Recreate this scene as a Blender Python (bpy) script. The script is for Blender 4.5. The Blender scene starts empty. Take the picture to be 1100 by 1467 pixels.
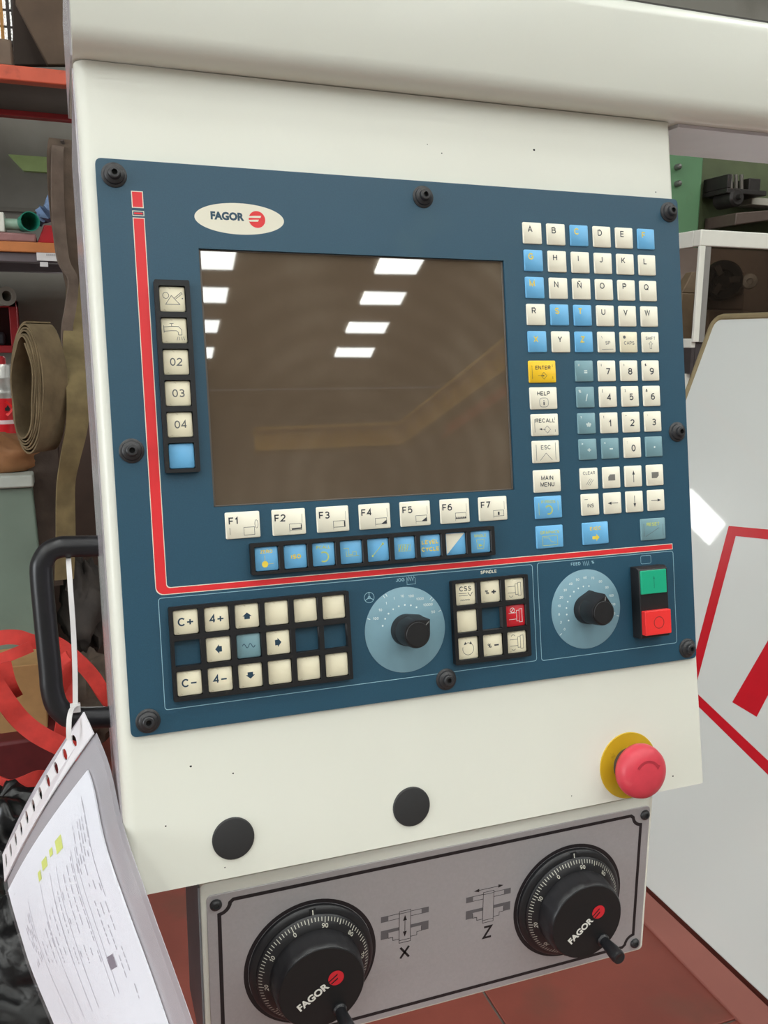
import bpy, math, random
import numpy as np
from mathutils import Matrix, Vector, noise
random.seed(7)
S = bpy.context.scene
COL = S.collection
R = math.radians
# ------------------------------------------------------------------ camera
F = 1250.0
CW = np.array([-0.02855, -0.66558, 1.44994])
RW = np.array([[0.940372, -0.060311, 0.334757], [-0.340099, -0.183214, 0.922369], [0.005703, -0.981221, -0.192801]])   # columns: right, down, forward
def _orth(m):
    a = m[:, 0] / np.linalg.norm(m[:, 0]); c = m[:, 2] - a * (a @ m[:, 2]); c /= np.linalg.norm(c)
    return np.stack([a, np.cross(c, a), c], 1)
RW = _orth(RW)
cd = bpy.data.cameras.new('camera'); cam = bpy.data.objects.new('camera', cd); COL.objects.link(cam)
cd.sensor_fit = 'VERTICAL'; cd.sensor_height = 36; cd.sensor_width = 27; cd.lens = F / 1467 * 36; cd.clip_start = 0.02
mw = Matrix.Identity(4)
for i in range(3):
    mw[i][0] = RW[i, 0]; mw[i][1] = -RW[i, 1]; mw[i][2] = -RW[i, 2]; mw[i][3] = CW[i]
cam.matrix_world = mw; S.camera = cam
# ------------------------------------------------------------------ world, exposure
S.view_settings.view_transform = 'Standard'; S.view_settings.look = 'None'
S.view_settings.gamma = 1; S.view_settings.use_curve_mapping = False
S.view_settings.exposure = 0.0
w = bpy.data.worlds.new('world'); S.world = w; w.use_nodes = True
w.node_tree.nodes['Background'].inputs[0].default_value = (0.75, 0.85, 1, 1)
w.node_tree.nodes['Background'].inputs[1].default_value = 0.6
SKY_EMIT = 15.0          # daylight through the roof panes
GATE_W = 420             # daylight through the open gate behind the photographer
# ------------------------------------------------------------------ pixel -> point helpers (distances are real)
def wray(x, y): return RW @ np.array([(x - 550) / F, (y - 733.5) / F, 1.0])
def at(x, y, Y):
    d = wray(x, y); return CW + d * ((Y - CW[1]) / d[1])
def atX(x, y, X):
    d = wray(x, y); return CW + d * ((X - CW[0]) / d[0])
def atZ(x, y, Z):
    d = wray(x, y); return CW + d * ((Z - CW[2]) / d[2])
def atD(x, y, D): return CW + wray(x, y) * D
# ------------------------------------------------------------------ materials
def lin(c):
    return tuple((v / 255 / 12.92) if v / 255 <= .04045 else ((v / 255 + .055) / 1.055) ** 2.4 for v in c)
MATS = {}
def mat(name, rgb, rough=.5, metal=0, var=.06, scale=30, bump=0, bscale=200, spec=.5, emit=0, alpha=1, dirt=None, coat=0):
    if name in MATS: return MATS[name]
    m = bpy.data.materials.new(name); m.use_nodes = True
    nt = m.node_tree; b = nt.nodes['Principled BSDF']; L = nt.links
    c = lin(rgb)
    b.inputs['Roughness'].default_value = rough; b.inputs['Metallic'].default_value = metal
    b.inputs['Specular IOR Level'].default_value = spec
    if coat: b.inputs['Coat Weight'].default_value = coat; b.inputs['Coat Roughness'].default_value = .04
    tc = nt.nodes.new('ShaderNodeTexCoord')
    n = nt.nodes.new('ShaderNodeTexNoise'); n.inputs['Scale'].default_value = scale; n.inputs['Detail'].default_value = 5
    L.new(tc.outputs['Object'], n.inputs['Vector'])
    r = nt.nodes.new('ShaderNodeValToRGB')
    r.color_ramp.elements[0].position = .3; r.color_ramp.elements[1].position = .7
    r.color_ramp.elements[0].color = tuple(v * (1 - var) for v in c) + (1,)
    r.color_ramp.elements[1].color = tuple(min(1, v * (1 + var)) for v in c) + (1,)
    L.new(n.outputs['Fac'], r.inputs['Fac']); out = r.outputs['Color']
    if dirt:   # (rgb, scale, threshold)
        n2 = nt.nodes.new('ShaderNodeTexNoise'); n2.inputs['Scale'].default_value = dirt[1]; n2.inputs['Detail'].default_value = 8
        L.new(tc.outputs['Object'], n2.inputs['Vector'])
        r2 = nt.nodes.new('ShaderNodeValToRGB'); r2.color_ramp.elements[0].position = dirt[2]; r2.color_ramp.elements[1].position = min(1, dirt[2] + .15)
        L.new(n2.outputs['Fac'], r2.inputs['Fac'])
        mx = nt.nodes.new('ShaderNodeMixRGB'); mx.inputs[2].default_value = lin(dirt[0]) + (1,)
        L.new(r2.outputs['Color'], mx.inputs[0]); L.new(out, mx.inputs[1]); out = mx.outputs[0]
    L.new(out, b.inputs['Base Color'])
    if bump:
        n3 = nt.nodes.new('ShaderNodeTexNoise'); n3.inputs['Scale'].default_value = bscale; n3.inputs['Detail'].default_value = 4
        L.new(tc.outputs['Object'], n3.inputs['Vector'])
        bp = nt.nodes.new('ShaderNodeBump'); bp.inputs['Strength'].default_value = bump; bp.inputs['Distance'].default_value = .001
        L.new(n3.outputs['Fac'], bp.inputs['Height']); L.new(bp.outputs['Normal'], b.inputs['Normal'])
    if emit:
        L.new(out, b.inputs['Emission Color']); b.inputs['Emission Strength'].default_value = emit
    if alpha < 1: b.inputs['Alpha'].default_value = alpha
    MATS[name] = m
    return m
def printm(rgb): return mat('print_%d_%d_%d' % rgb, rgb, .5, var=.02)
WHITE = mat('white_paint', (226, 227, 216), .33, var=.012, scale=4, bump=.05, bscale=60, dirt=((200, 190, 165), 1.7, .72))
HOODW = mat('hood_paint', (220, 222, 212), .24, var=.012, scale=4, bump=.05, bscale=60)
GUARDW = mat('guard_paint', (222, 226, 222), .3, var=.012, scale=3, bump=.06, bscale=30, coat=.8)
SIDEM = mat('side_steel', (196, 192, 198), .25, .35, var=.04, scale=12)
PLATE = mat('panel_blue', (36, 76, 97), .42, var=.06, scale=900, bump=.12, bscale=2500, dirt=((50, 84, 98), 6, .68))
CREAM = mat('key_cream', (240, 235, 216), .4, var=.02, scale=60)
CREAMD = mat('key_cream_worn', (236, 228, 200), .42, var=.03, scale=60, dirt=((170, 150, 100), 220, .68))
BLUEK = mat('key_blue', (108, 178, 224), .4, var=.03, scale=100)
TEALK = mat('key_teal', (120, 156, 165), .4, var=.03, scale=100)
YELK = mat('key_yellow', (248, 202, 40), .4, var=.02)
REDK = mat('key_red', (205, 36, 48), .35, var=.03)
GREENK = mat('key_green', (28, 168, 128), .35, var=.03)
REDB = mat('button_red', (238, 52, 50), .4, var=.03)
BLACK = mat('black_plastic', (24, 24, 26), .45, var=.1, scale=200, bump=.1, bscale=900)
FRAMEB = mat('frame_black', (14, 15, 18), .5, var=.12, scale=150, dirt=((60, 52, 38), 160, .66))
RUBBER = mat('screw_black', (42, 42, 44), .42, var=.15, scale=300)
HOLE = mat('hole_black', (6, 6, 6), .8)
REDP = mat('stripe_red', (222, 44, 50), .45, var=.03)
CREAMP = printm((226, 222, 204))
LBLUE = printm((150, 190, 205))
NAVY = printm((40, 55, 70))
GREYP = printm((120, 118, 112))
ALU = mat('brushed_plate', (180, 177, 180), .36, .42, var=.03, scale=400, bump=.1, bscale=1200)
WHEELB = mat('handwheel_black', (26, 26, 29), .38, var=.12, scale=150)
WHEELD = mat('handwheel_disc', (18, 18, 20), .55, var=.12, scale=250)
PLUG = mat('plug_black', (42, 42, 43), .6, var=.06)
YELP = mat('estop_yellow', (200, 165, 36), .35, .1, var=.05, dirt=((110, 85, 30), 60, .62))
MUSH = mat('estop_red', (205, 62, 76), .42, var=.06, scale=90, dirt=((215, 95, 100), 50, .6))
DARKG = mat('collar_grey', (70, 62, 58), .6)
FLOORM = mat('red_floor', (132, 66, 55), .5, var=.14, scale=5, bump=.2, bscale=120, dirt=((116, 68, 56), 4, .55))
# ------------------------------------------------------------------ plain sans lettering drawn as strokes (cap height 1)
def ea(cx, cy, rx, ry, a0, a1, n=12): return [(cx + rx*math.cos(R(a0+(a1-a0)*k/n)), cy + ry*math.sin(R(a0+(a1-a0)*k/n))) for k in range(n+1)]
_P = [[(0, 0), (0, 1), (.34, 1)] + ea(.34, .73, .26, .27, 90, -90, 8) + [(0, .46)]]
_N = [[(0, 0), (0, 1), (.62, 0), (.62, 1)]]
_O = [ea(.38, .5, .38, .5, 0, 370, 20)]
GLYPH = {' ': (.3, []), 'A': (.7, [[(0, 0), (.35, 1), (.7, 0)], [(.12, .32), (.58, .32)]]),
 'B': (.62, [[(0, .53), (0, 1), (.34, 1)] + ea(.34, .765, .23, .235, 90, -90, 8) + [(0, .53)], [(0, .53), (.34, .53)] + ea(.35, .265, .27, .265, 90, -90, 8) + [(0, 0), (0, .53)]]),
 'C': (.7, [ea(.38, .5, .38, .5, 42, 318, 16)]), 'D': (.66, [[(0, 0), (0, 1), (.28, 1)] + ea(.28, .5, .38, .5, 90, -90, 12) + [(0, 0)]]),
 'E': (.58, [[(.58, 1), (0, 1), (0, 0), (.58, 0)], [(0, .52), (.53, .52)]]), 'F': (.54, [[(.54, 1), (0, 1), (0, 0)], [(0, .5), (.47, .5)]]),
 'G': (.74, [ea(.38, .5, .38, .5, 42, 320, 16) + [(.72, .2), (.72, .47), (.42, .47)]]), 'H': (.62, [[(0, 0), (0, 1)], [(.62, 0), (.62, 1)], [(0, .52), (.62, .52)]]),
 'I': (.04, [[(.02, 0), (.02, 1)]]), 'J': (.44, [[(.44, 1), (.44, .27)] + ea(.22, .26, .22, .26, 0, -165, 8)]),
 'K': (.62, [[(0, 0), (0, 1)], [(.6, 1), (0, .36)], [(.2, .57), (.62, 0)]]), 'L': (.52, [[(0, 1), (0, 0), (.52, 0)]]),
 'M': (.76, [[(0, 0), (0, 1), (.38, .08), (.76, 1), (.76, 0)]]), 'N': (.62, _N), 'Ñ': (.62, _N + [[(.12, 1.17), (.24, 1.25), (.38, 1.17), (.5, 1.25)]]),
 'O': (.76, _O), 'P': (.6, _P), 'Q': (.76, _O + [[(.46, .26), (.76, -.05)]]), 'R': (.62, _P + [[(.34, .46), (.62, 0)]]),
 'S': (.62, [ea(.31, .75, .28, .25, 22, 270, 10) + ea(.31, .25, .31, .25, 90, -158, 10)]), 'T': (.62, [[(0, 1), (.62, 1)], [(.31, 1), (.31, 0)]]),
 'U': (.62, [[(0, 1), (0, .32)] + ea(.31, .32, .31, .32, 180, 360, 10) + [(.62, 1)]]), 'V': (.66, [[(0, 1), (.33, 0), (.66, 1)]]),
 'W': (.94, [[(0, 1), (.22, 0), (.47, .95), (.72, 0), (.94, 1)]]), 'X': (.64, [[(0, 0), (.64, 1)], [(0, 1), (.64, 0)]]),
 'Y': (.64, [[(0, 1), (.32, .45), (.64, 1)], [(.32, .45), (.32, 0)]]), 'Z': (.6, [[(.02, 1), (.58, 1), (0, 0), (.6, 0)]]),
 '0': (.56, [ea(.28, .5, .28, .5, 0, 370, 18)]), '1': (.34, [[(.02, .74), (.24, 1), (.24, 0)]]), '2': (.56, [ea(.28, .72, .27, .28, 165, -38, 10) + [(0, 0), (.57, 0)]]),
 '3': (.55, [ea(.27, .755, .25, .245, 150, -90, 10) + ea(.27, .26, .28, .26, 90, -150, 10)]), '4': (.58, [[(.43, 0), (.43, 1), (0, .3), (.58, .3)]]),
 '5': (.56, [[(.52, 1), (.1, 1), (.05, .52)] + ea(.27, .33, .29, .33, 135, -150, 12)]), '6': (.56, [ea(.28, .31, .28, .31, 0, 360, 14), ea(.4, .42, .4, .58, 72, 170, 8)]),
 '7': (.56, [[(0, 1), (.56, 1), (.2, 0)]]), '8': (.56, [ea(.28, .76, .24, .24, 0, 370, 14), ea(.28, .27, .28, .27, 0, 370, 14)]), '9': (.56, [ea(.28, .69, .28, .31, 0, 360, 14), ea(.16, .58, .4, .58, 252, 350, 8)]),
 '+': (.72, [[(0, .42), (.72, .42)], [(.36, .04), (.36, .8)]]), '-': (.4, [[(0, .42), (.4, .42)]]), '–': (.66, [[(0, .42), (.66, .42)]]), '=': (.66, [[(0, .2), (.66, .2)], [(0, .62), (.66, .62)]]),
 '/': (.34, [[(0, 0), (.34, 1)]]), '%': (.8, [ea(.17, .78, .17, .2, 0, 370, 10), ea(.63, .22, .17, .2, 0, 370, 10), [(.18, 0), (.62, 1)]]), '#': (.6, [[(.1, .1), (.2, .9)], [(.4, .1), (.5, .9)], [(0, .36), (.56, .36)], [(.04, .64), (.6, .64)]]),
 '$': (.5, [ea(.25, .7, .22, .2, 22, 270, 8) + ea(.25, .3, .25, .2, 90, -158, 8), [(.25, 0), (.25, 1)]]), '&': (.62, [[(.62, 0), (.2, .62)] + ea(.3, .8, .15, .18, 200, -40, 8) + [(.06, .4)] + ea(.26, .22, .24, .22, 160, 300, 6) + [(.6, .42)]]),
 '?': (.4, [ea(.2, .78, .2, .22, 170, -60, 8) + [(.2, .45), (.2, .28)], [(.2, .1), (.2, 0)]]), '!': (.06, [[(.03, 1), (.03, .3)], [(.03, .12), (.03, 0)]]), '"': (.24, [[(.03, 1), (.03, .7)], [(.2, 1), (.2, .7)]]), "'": (.06, [[(.03, 1), (.03, .7)]]),
 '(': (.2, [ea(.3, .5, .3, .55, 130, 230, 6)]), ')': (.2, [ea(-.1, .5, .3, .55, 50, -50, 6)]), '[': (.2, [[(.2, 1), (0, 1), (0, 0), (.2, 0)]]), ']': (.2, [[(0, 1), (.2, 1), (.2, 0), (0, 0)]]),
 '<': (.44, [[(.44, .7), (0, .42), (.44, .14)]]), '>': (.44, [[(0, .7), (.44, .42), (0, .14)]]), ':': (.06, [[(.03, .7), (.03, .58)], [(.03, .12), (.03, 0)]]), '.': (.06, [[(.03, .1), (.03, 0)]]),
 '*': (.5, [[(.3 + .34*math.cos(R(a)), .5 + .34*math.sin(R(a))), (.3, .5)] for a in (90, 162, 234, 306, 18)]), 'i': (.06, [[(.03, .68), (.03, 0)], [(.03, 1), (.03, .88)]]),
 'm': (.8, [[(0, 0), (0, .66)], ea(.2, .46, .2, .2, 180, 0, 6) + [(.4, 0)], ea(.6, .46, .2, .2, 180, 0, 6) + [(.8, 0)]]), 'n': (.44, [[(0, 0), (0, .66)], ea(.22, .44, .22, .22, 180, 0, 6) + [(.44, 0)]])}
# ------------------------------------------------------------------ geometry accumulator
class G:
    def __init__(s): s.v = []; s.f = []; s.m = []; s.T = None; s.mi = 0
    def av(s, p):
        if s.T is not None:
            p = s.T @ Vector(p)
        s.v.append((float(p[0]), float(p[1]), float(p[2]))); return len(s.v) - 1
    def af(s, idx): s.f.append(list(idx)); s.m.append(s.mi)
    def poly(s, pts): s.af([s.av(p) for p in pts])
    def box(s, a, b):
        x0, y0, z0 = a; x1, y1, z1 = b
        i = [s.av(p) for p in [(x0,y0,z0),(x1,y0,z0),(x1,y1,z0),(x0,y1,z0),(x0,y0,z1),(x1,y0,z1),(x1,y1,z1),(x0,y1,z1)]]
        for q in [(3,2,1,0),(4,5,6,7),(0,1,5,4),(1,2,6,5),(2,3,7,6),(3,0,4,7)]: s.af([i[k] for k in q])
    def hexa(s, p):
        i = [s.av(q) for q in p]
        for q in [(3,2,1,0),(4,5,6,7),(0,1,5,4),(1,2,6,5),(2,3,7,6),(3,0,4,7)]: s.af([i[k] for k in q])
    def loft(s, rings, cap0=True, cap1=True, closed=True):
        ids = [[s.av(p) for p in r] for r in rings]
        n = len(ids[0])
        for a, b in zip(ids, ids[1:]):
            for k in range(n if closed else n - 1):
                s.af([a[k], a[(k+1) % n], b[(k+1) % n], b[k]])
        if cap0: s.af(ids[0][::-1])
        if cap1: s.af(ids[-1])
    def prism(s, out, z0, z1, ch=0):      # outline CCW in xy, chamfered at top
        cx = sum(p[0] for p in out) / len(out); cy = sum(p[1] for p in out) / len(out)
        rings = [[(x, y, z0) for x, y in out]]
        if ch:
            mx = max(abs(p[0] - cx) for p in out); my = max(abs(p[1] - cy) for p in out)
            rings.append([(x, y, z1 - ch) for x, y in out])
            rings.append([(cx + (x - cx) * (1 - ch / mx), cy + (y - cy) * (1 - ch / my), z1) for x, y in out])
        else: rings.append([(x, y, z1) for x, y in out])
        s.loft(rings)
    def lathe(s, prof, seg=32, c=(0, 0), flute=None):
        rings = []
        for r, z in prof:
            rings.append([(c[0] + r * math.cos(2*math.pi*k/seg), c[1] + r * math.sin(2*math.pi*k/seg), z) for k in range(seg)])
        s.loft(rings)
    def tube(s, pts, r, seg=10, up=None):
        P = [Vector(p) for p in pts]; rings = []; prev = None
        for i, p in enumerate(P):
            t = (P[min(i+1, len(P)-1)] - P[max(i-1, 0)]).normalized()
            if prev is None: a = t.orthogonal().normalized()
            else: a = (prev - t * prev.dot(t)).normalized()
            prev = a; b = t.cross(a)
            rr = r[i] if isinstance(r, (list, tuple)) else r
            rings.append([p + (a * math.cos(2*math.pi*k/seg) + b * math.sin(2*math.pi*k/seg)) * rr for k in range(seg)])
        s.loft(rings)
    def ribbon(s, pts, w, t, side):       # flat strap: side = width direction (vector or list)
        P = [Vector(p) for p in pts]; rings = []
        for i, p in enumerate(P):
            tan = (P[min(i+1, len(P)-1)] - P[max(i-1, 0)]).normalized()
            sd = Vector(side[i] if isinstance(side, list) else side); sd = (sd - tan * sd.dot(tan)).normalized()
            n = tan.cross(sd); ww = w[i] if isinstance(w, (list, tuple)) else w
            rings.append([p + sd*ww/2 + n*t/2, p + sd*ww/2 - n*t/2, p - sd*ww/2 - n*t/2, p - sd*ww/2 + n*t/2])
        s.loft(rings)
    def line(s, pts, w, z, closed=False):   # flat printed line in xy, mitred
        P = [Vector((p[0], p[1])) for p in pts]; n = len(P); L = []; Rr = []
        for i in range(n):
            a = P[i-1] if (i > 0 or closed) else None; b = P[(i+1) % n] if (i < n-1 or closed) else None
            d1 = (P[i]-a).normalized() if a is not None else None; d2 = (b-P[i]).normalized() if b is not None else None
            if d1 is None: d1 = d2
            if d2 is None: d2 = d1
            n1 = Vector((-d1.y, d1.x)); n2 = Vector((-d2.y, d2.x)); m = n1 + n2
            if m.length < 1e-6: m = n1.copy()
            m.normalize(); k = w/2 / max(.35, m.dot(n1))
            L.append(P[i] + m*k); Rr.append(P[i] - m*k)
        for i in range(n if closed else n-1):
            j = (i+1) % n
            s.poly([(*L[i], z), (*Rr[i], z), (*Rr[j], z), (*L[j], z)])
    def mesh(s, me, T):
        o = len(s.v)
        for v in me.vertices:
            p = T @ v.co
            if s.T is not None: p = s.T @ p
            s.v.append((p.x, p.y, p.z))
        for p in me.polygons: s.f.append([o + k for k in p.vertices]); s.m.append(s.mi)
    def text(s, txt, cap, x, y, z, align='C', bold=0, rot=0, sx=1):
        if txt != 'FAGOR': return s.stroke_text(txt, cap, x, y, z, align, min(.23, .145 + bold*1.6))
        me = text_mesh(txt, bold, align)
        k = cap / CAPH
        s.mesh(me, Matrix.Translation((x, y, z)) @ Matrix.Rotation(rot, 4, 'Z') @ Matrix.Diagonal((k*sx, k, k, 1)))
    def stroke_text(s, txt, cap, x, y, z, align, wt):
        gl = [GLYPH.get(ch, GLYPH['-']) for ch in txt]; gap = .2 + wt*.5
        tot = sum(q[0] for q in gl) + gap*(len(gl)-1)
        cx = x - cap*tot*{'C': .5, 'L': 0, 'R': 1}[align]; k = cap*(1 - wt)
        for wd, strokes in gl:
            for st in strokes:
                pts = [(cx + p[0]*cap, y + cap*wt/2 + p[1]*k) for p in st]
                s.line(pts, wt*cap, z)
            cx += (wd + gap)*cap
    def build(s, name, mats, parent=None, world=False, sharp=35, bevel=0, bseg=2, label=None, loc=None, smooth=True):
        V = s.v
        if world and parent is not None:
            inv = getMW(parent).inverted(); V = [tuple(inv @ Vector(p)) for p in V]
        if loc is not None: V = [(p[0]-loc[0], p[1]-loc[1], p[2]-loc[2]) for p in V]
        me = bpy.data.meshes.new(name); me.from_pydata(V, [], s.f); me.update()
        mats = mats if isinstance(mats, (list, tuple)) else [mats]
        for m in mats: me.materials.append(m)
        if len(mats) > 1: me.polygons.foreach_set('material_index', s.m)
        return link(name, me, parent, sharp, bevel, bseg, label, loc, smooth)
def link(name, me, parent=None, sharp=35, bevel=0, bseg=2, label=None, loc=None, smooth=True):
    if smooth and me.polygons:
        me.polygons.foreach_set('use_smooth', [True] * len(me.polygons)); me.set_sharp_from_angle(angle=R(sharp))
    o = bpy.data.objects.new(name, me); COL.objects.link(o)
    if parent is not None: o.parent = parent
    if loc is not None: o.location = loc
    if bevel:
        b = o.modifiers.new('bevel', 'BEVEL'); b.width = bevel; b.segments = bseg; b.limit_method = 'ANGLE'; b.angle_limit = R(35)
    if label: o['label'] = label
    return o
_TM = {}
def curve_mesh(cu):
    o = bpy.data.objects.new('tmp', cu); COL.objects.link(o)
    dg = bpy.context.evaluated_depsgraph_get(); me = bpy.data.meshes.new_from_object(o.evaluated_get(dg))
    bpy.data.objects.remove(o); bpy.data.curves.remove(cu)
    return me
def text_mesh(txt, bold=0, align='C'):
    k = (txt, bold, align)
    if k not in _TM:
        cu = bpy.data.curves.new('txt', 'FONT'); cu.body = txt; cu.size = 1; cu.resolution_u = 3; cu.offset = bold
        cu.align_x = {'C': 'CENTER', 'L': 'LEFT', 'R': 'RIGHT'}[align]; cu.align_y = 'BOTTOM_BASELINE'
        cu.fill_mode = 'FRONT'
        _TM[k] = curve_mesh(cu)
    return _TM[k]
_c = text_mesh('H'); CAPH = max(v.co.y for v in _c.vertices)
def holed(outer, holes, z0, z1):
    cu = bpy.data.curves.new('pl', 'CURVE'); cu.dimensions = '2D'; cu.fill_mode = 'BOTH'; cu.extrude = (z1 - z0) / 2
    for pts in [outer] + holes:
        sp = cu.splines.new('POLY'); sp.points.add(len(pts) - 1); sp.use_cyclic_u = True
        for q, p in zip(sp.points, pts): q.co = (p[0], p[1], 0, 1)
    me = curve_mesh(cu)
    for v in me.vertices: v.co.z += (z0 + z1) / 2
    return me
def rrect(x0, y0, x1, y1, r, n=4):
    o = []
    for cx, cy, a in ((x1-r, y0+r, -90), (x1-r, y1-r, 0), (x0+r, y1-r, 90), (x0+r, y0+r, 180)):
        for k in range(n+1):
            t = R(a + 90*k/n); o.append((cx + r*math.cos(t), cy + r*math.sin(t)))
    return o
def circ(cx, cy, r, n=24, a0=0, a1=360, ry=None):
    full = abs(a1-a0) >= 360
    return [(cx + r*math.cos(R(a0+(a1-a0)*k/(n if full else n-1))), cy + (ry or r)*math.sin(R(a0+(a1-a0)*k/(n if full else n-1)))) for k in range(n)]
MW = {}
def getMW(o):
    if o.name in MW: return MW[o.name]
    return getMW(o.parent) @ Matrix.Translation(o.location)
def tag(o, label=None, cat=None, group=None, kind=None):
    if label: o['label'] = label
    if cat: o['category'] = cat
    if group: o['group'] = group
    if kind: o['kind'] = kind
    return o
def thing(name, label, cat, M=None, group=None):
    o = bpy.data.objects.new(name, None); COL.objects.link(o); o.empty_display_size = .05
    M = M if M is not None else Matrix.Identity(4)
    if not isinstance(M, Matrix): M = Matrix.Translation(Vector([float(q) for q in M]))
    o.matrix_world = M; MW[o.name] = M.copy()
    return tag(o, label, cat, group)
def spline(pts, n=8):
    P = [np.array(p, float) for p in pts]; o = []
    for i in range(len(P)-1):
        p0 = P[max(i-1, 0)]; p1 = P[i]; p2 = P[i+1]; p3 = P[min(i+2, len(P)-1)]
        for k in range(n):
            t = k/n; o.append(.5*((2*p1) + (p2-p0)*t + (2*p0-5*p1+4*p2-p3)*t*t + (3*p1-p0-3*p2+p3)*t**3))
    o.append(P[-1]); return o
# panel frame: local x right, y up the panel, z out of it; metres. (u, v) below are millimetres from the plate's top-left corner, v down
PHI = R(9.875); cp, sp_ = math.cos(PHI), math.sin(PHI)
PM = Matrix(((1, 0, 0, 0), (0, sp_, -cp, 0), (0, cp, sp_, 1.572), (0, 0, 0, 1)))
MMS = Matrix.Diagonal((.001, -.001, .001, 1))     # (u, v, out) mm -> local metres
def pw(u, v, out=0): return PM @ Vector((u/1000, -v/1000, out/1000))
def mm(u, v, z=0): return (u/1000, -v/1000, z/1000)
# ================================================================== STRUCTURE
def struct(g, name, m, bevel=0):
    o = g.build(name, m, bevel=bevel); o['kind'] = 'structure'; return o
g = G(); g.poly([(-9, -15.5, 0), (13, -15.5, 0), (13, 3.3, 0), (-9, 3.3, 0)]); floor = struct(g, 'floor', mat('concrete', (120, 112, 104), .8, var=.12, scale=2))
for x0, x1 in ((-3.2, .776), (.782, 2.4), (2.406, 4.0)):
    for y0, y1 in ((-1.0, .62), (.626, 3.1)):
        g = G(); g.box((x0, y0, 0), (x1, y1, .006)); g.build('painted_slab', FLOORM, floor, bevel=.002)
WALLM = mat('wall_render', (140, 138, 130), .85, var=.05, scale=3, bump=.2, bscale=60, dirt=((124, 121, 113), 2, .55))
HALLM = mat('hall_wall', (108, 102, 96), .85, var=.08, scale=1)
ROOFM = mat('roof_boards', (104, 94, 82), .85, var=.08, scale=1)
g = G(); g.box((-9, 3.15, 0), (13, 3.3, 6)); wall_back = struct(g, 'wall_back', WALLM)
g = G(); g.box((-9, 3.13, 1.93), (13, 3.15, 1.945)); s_ = g.build('wall_ledge', mat('ledge_grey', (120, 116, 108), .8), wall_back)
g = G(); g.box((-9.15, -15.5, 0), (-9, 3.3, 6)); struct(g, 'wall_left', HALLM)
g = G(); g.box((13, -15.5, 0), (13.15, 3.3, 6)); struct(g, 'wall_right', HALLM)
g = G(); g.box((-9, -15.65, 0), (13, -15.5, 6)); wf = struct(g, 'wall_front', HALLM)
g = G(); g.box((-9, -15.65, 6.06), (13, 3.3, 6.2)); roof = struct(g, 'ceiling', ROOFM)
PURL = mat('purlin_brown', (96, 70, 58), .8, var=.08)
for i in range(15):
    y = -14.02 + i*1.19
    g = G(); g.box((-9, y-.06, 5.94), (13, y+.06, 6.06)); g.build('purlin', PURL, roof)
def skym():
    m = bpy.data.materials.new('skylight_daylight'); m.use_nodes = True; nt = m.node_tree
    b = nt.nodes['Principled BSDF']; b.inputs['Base Color'].default_value = (.8, .8, .75, 1)
    b.inputs['Emission Color'].default_value = (.97, 1, .97, 1); b.inputs['Emission Strength'].default_value = SKY_EMIT
    return m
SKYM = skym()
PANES = [[(1.45,-9.47),(2.06,-9.48),(2.11,-10.14),(1.50,-10.16)], [(1.50,-10.49),(2.13,-10.49),(2.19,-11.26),(1.55,-11.26)],
 [(1.55,-11.66),(2.19,-11.67),(2.24,-12.46),(1.6,-12.47)], [(1.63,-12.89),(2.27,-12.9),(2.33,-13.69),(1.68,-13.68)],
 [(3.95,-9.4),(4.57,-9.4),(4.66,-10.09),(4.06,-10.12)], [(4.09,-10.46),(4.71,-10.46),(4.83,-11.2),(4.19,-11.22)],
 [(4.22,-11.64),(4.86,-11.62),(4.99,-12.43),(4.32,-12.43)], [(4.36,-12.85),(5.02,-12.84),(5.15,-13.65),(4.47,-13.63)]]
for q in PANES:
    g = G(); g.poly([(x, y, 6.03) for x, y in q][::-1]); g.poly([(x, y, 6.05) for x, y in q]); g.build('skylight_pane', SKYM, roof, smooth=False)
pm_ = None
for cx in (-6.2, -3.6, -1.0, 1.6, 4.1, 6.8, 9.4):
    for i in range(12):
        y = -13.25 + i*1.19
        if (cx in (1.6, 4.1) and i < 4) or (cx == 6.8 and i < 6): continue
        if pm_ is None:
            g = G(); g.poly([(-.32,-.38,0),(-.32,.38,0),(.32,.38,0),(.32,-.38,0)]); g.poly([(-.32,-.38,.02),(.32,-.38,.02),(.32,.38,.02),(-.32,.38,.02)])
            o = g.build('skylight_pane', SKYM, roof, smooth=False); pm_ = o.data
        else:
            o = bpy.data.objects.new('skylight_pane', pm_); COL.objects.link(o); o.parent = roof
        o.location = (cx, y, 6.03)
# open gate behind the photographer: daylight
ld = bpy.data.lights.new('gate_daylight', 'AREA'); ld.shape = 'RECTANGLE'; ld.size = 4.2; ld.size_y = 3.6; ld.energy = GATE_W; ld.color = (.92, .97, 1)
lo = bpy.data.objects.new('gate_daylight', ld); COL.objects.link(lo); lo.location = (-8.6, -2.2, 2.3)
lo.rotation_euler = (Vector((0.6, .3, 1.0)) - Vector((-8.6, -2.2, 2.3))).to_track_quat('-Z', 'Y').to_euler()
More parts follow.
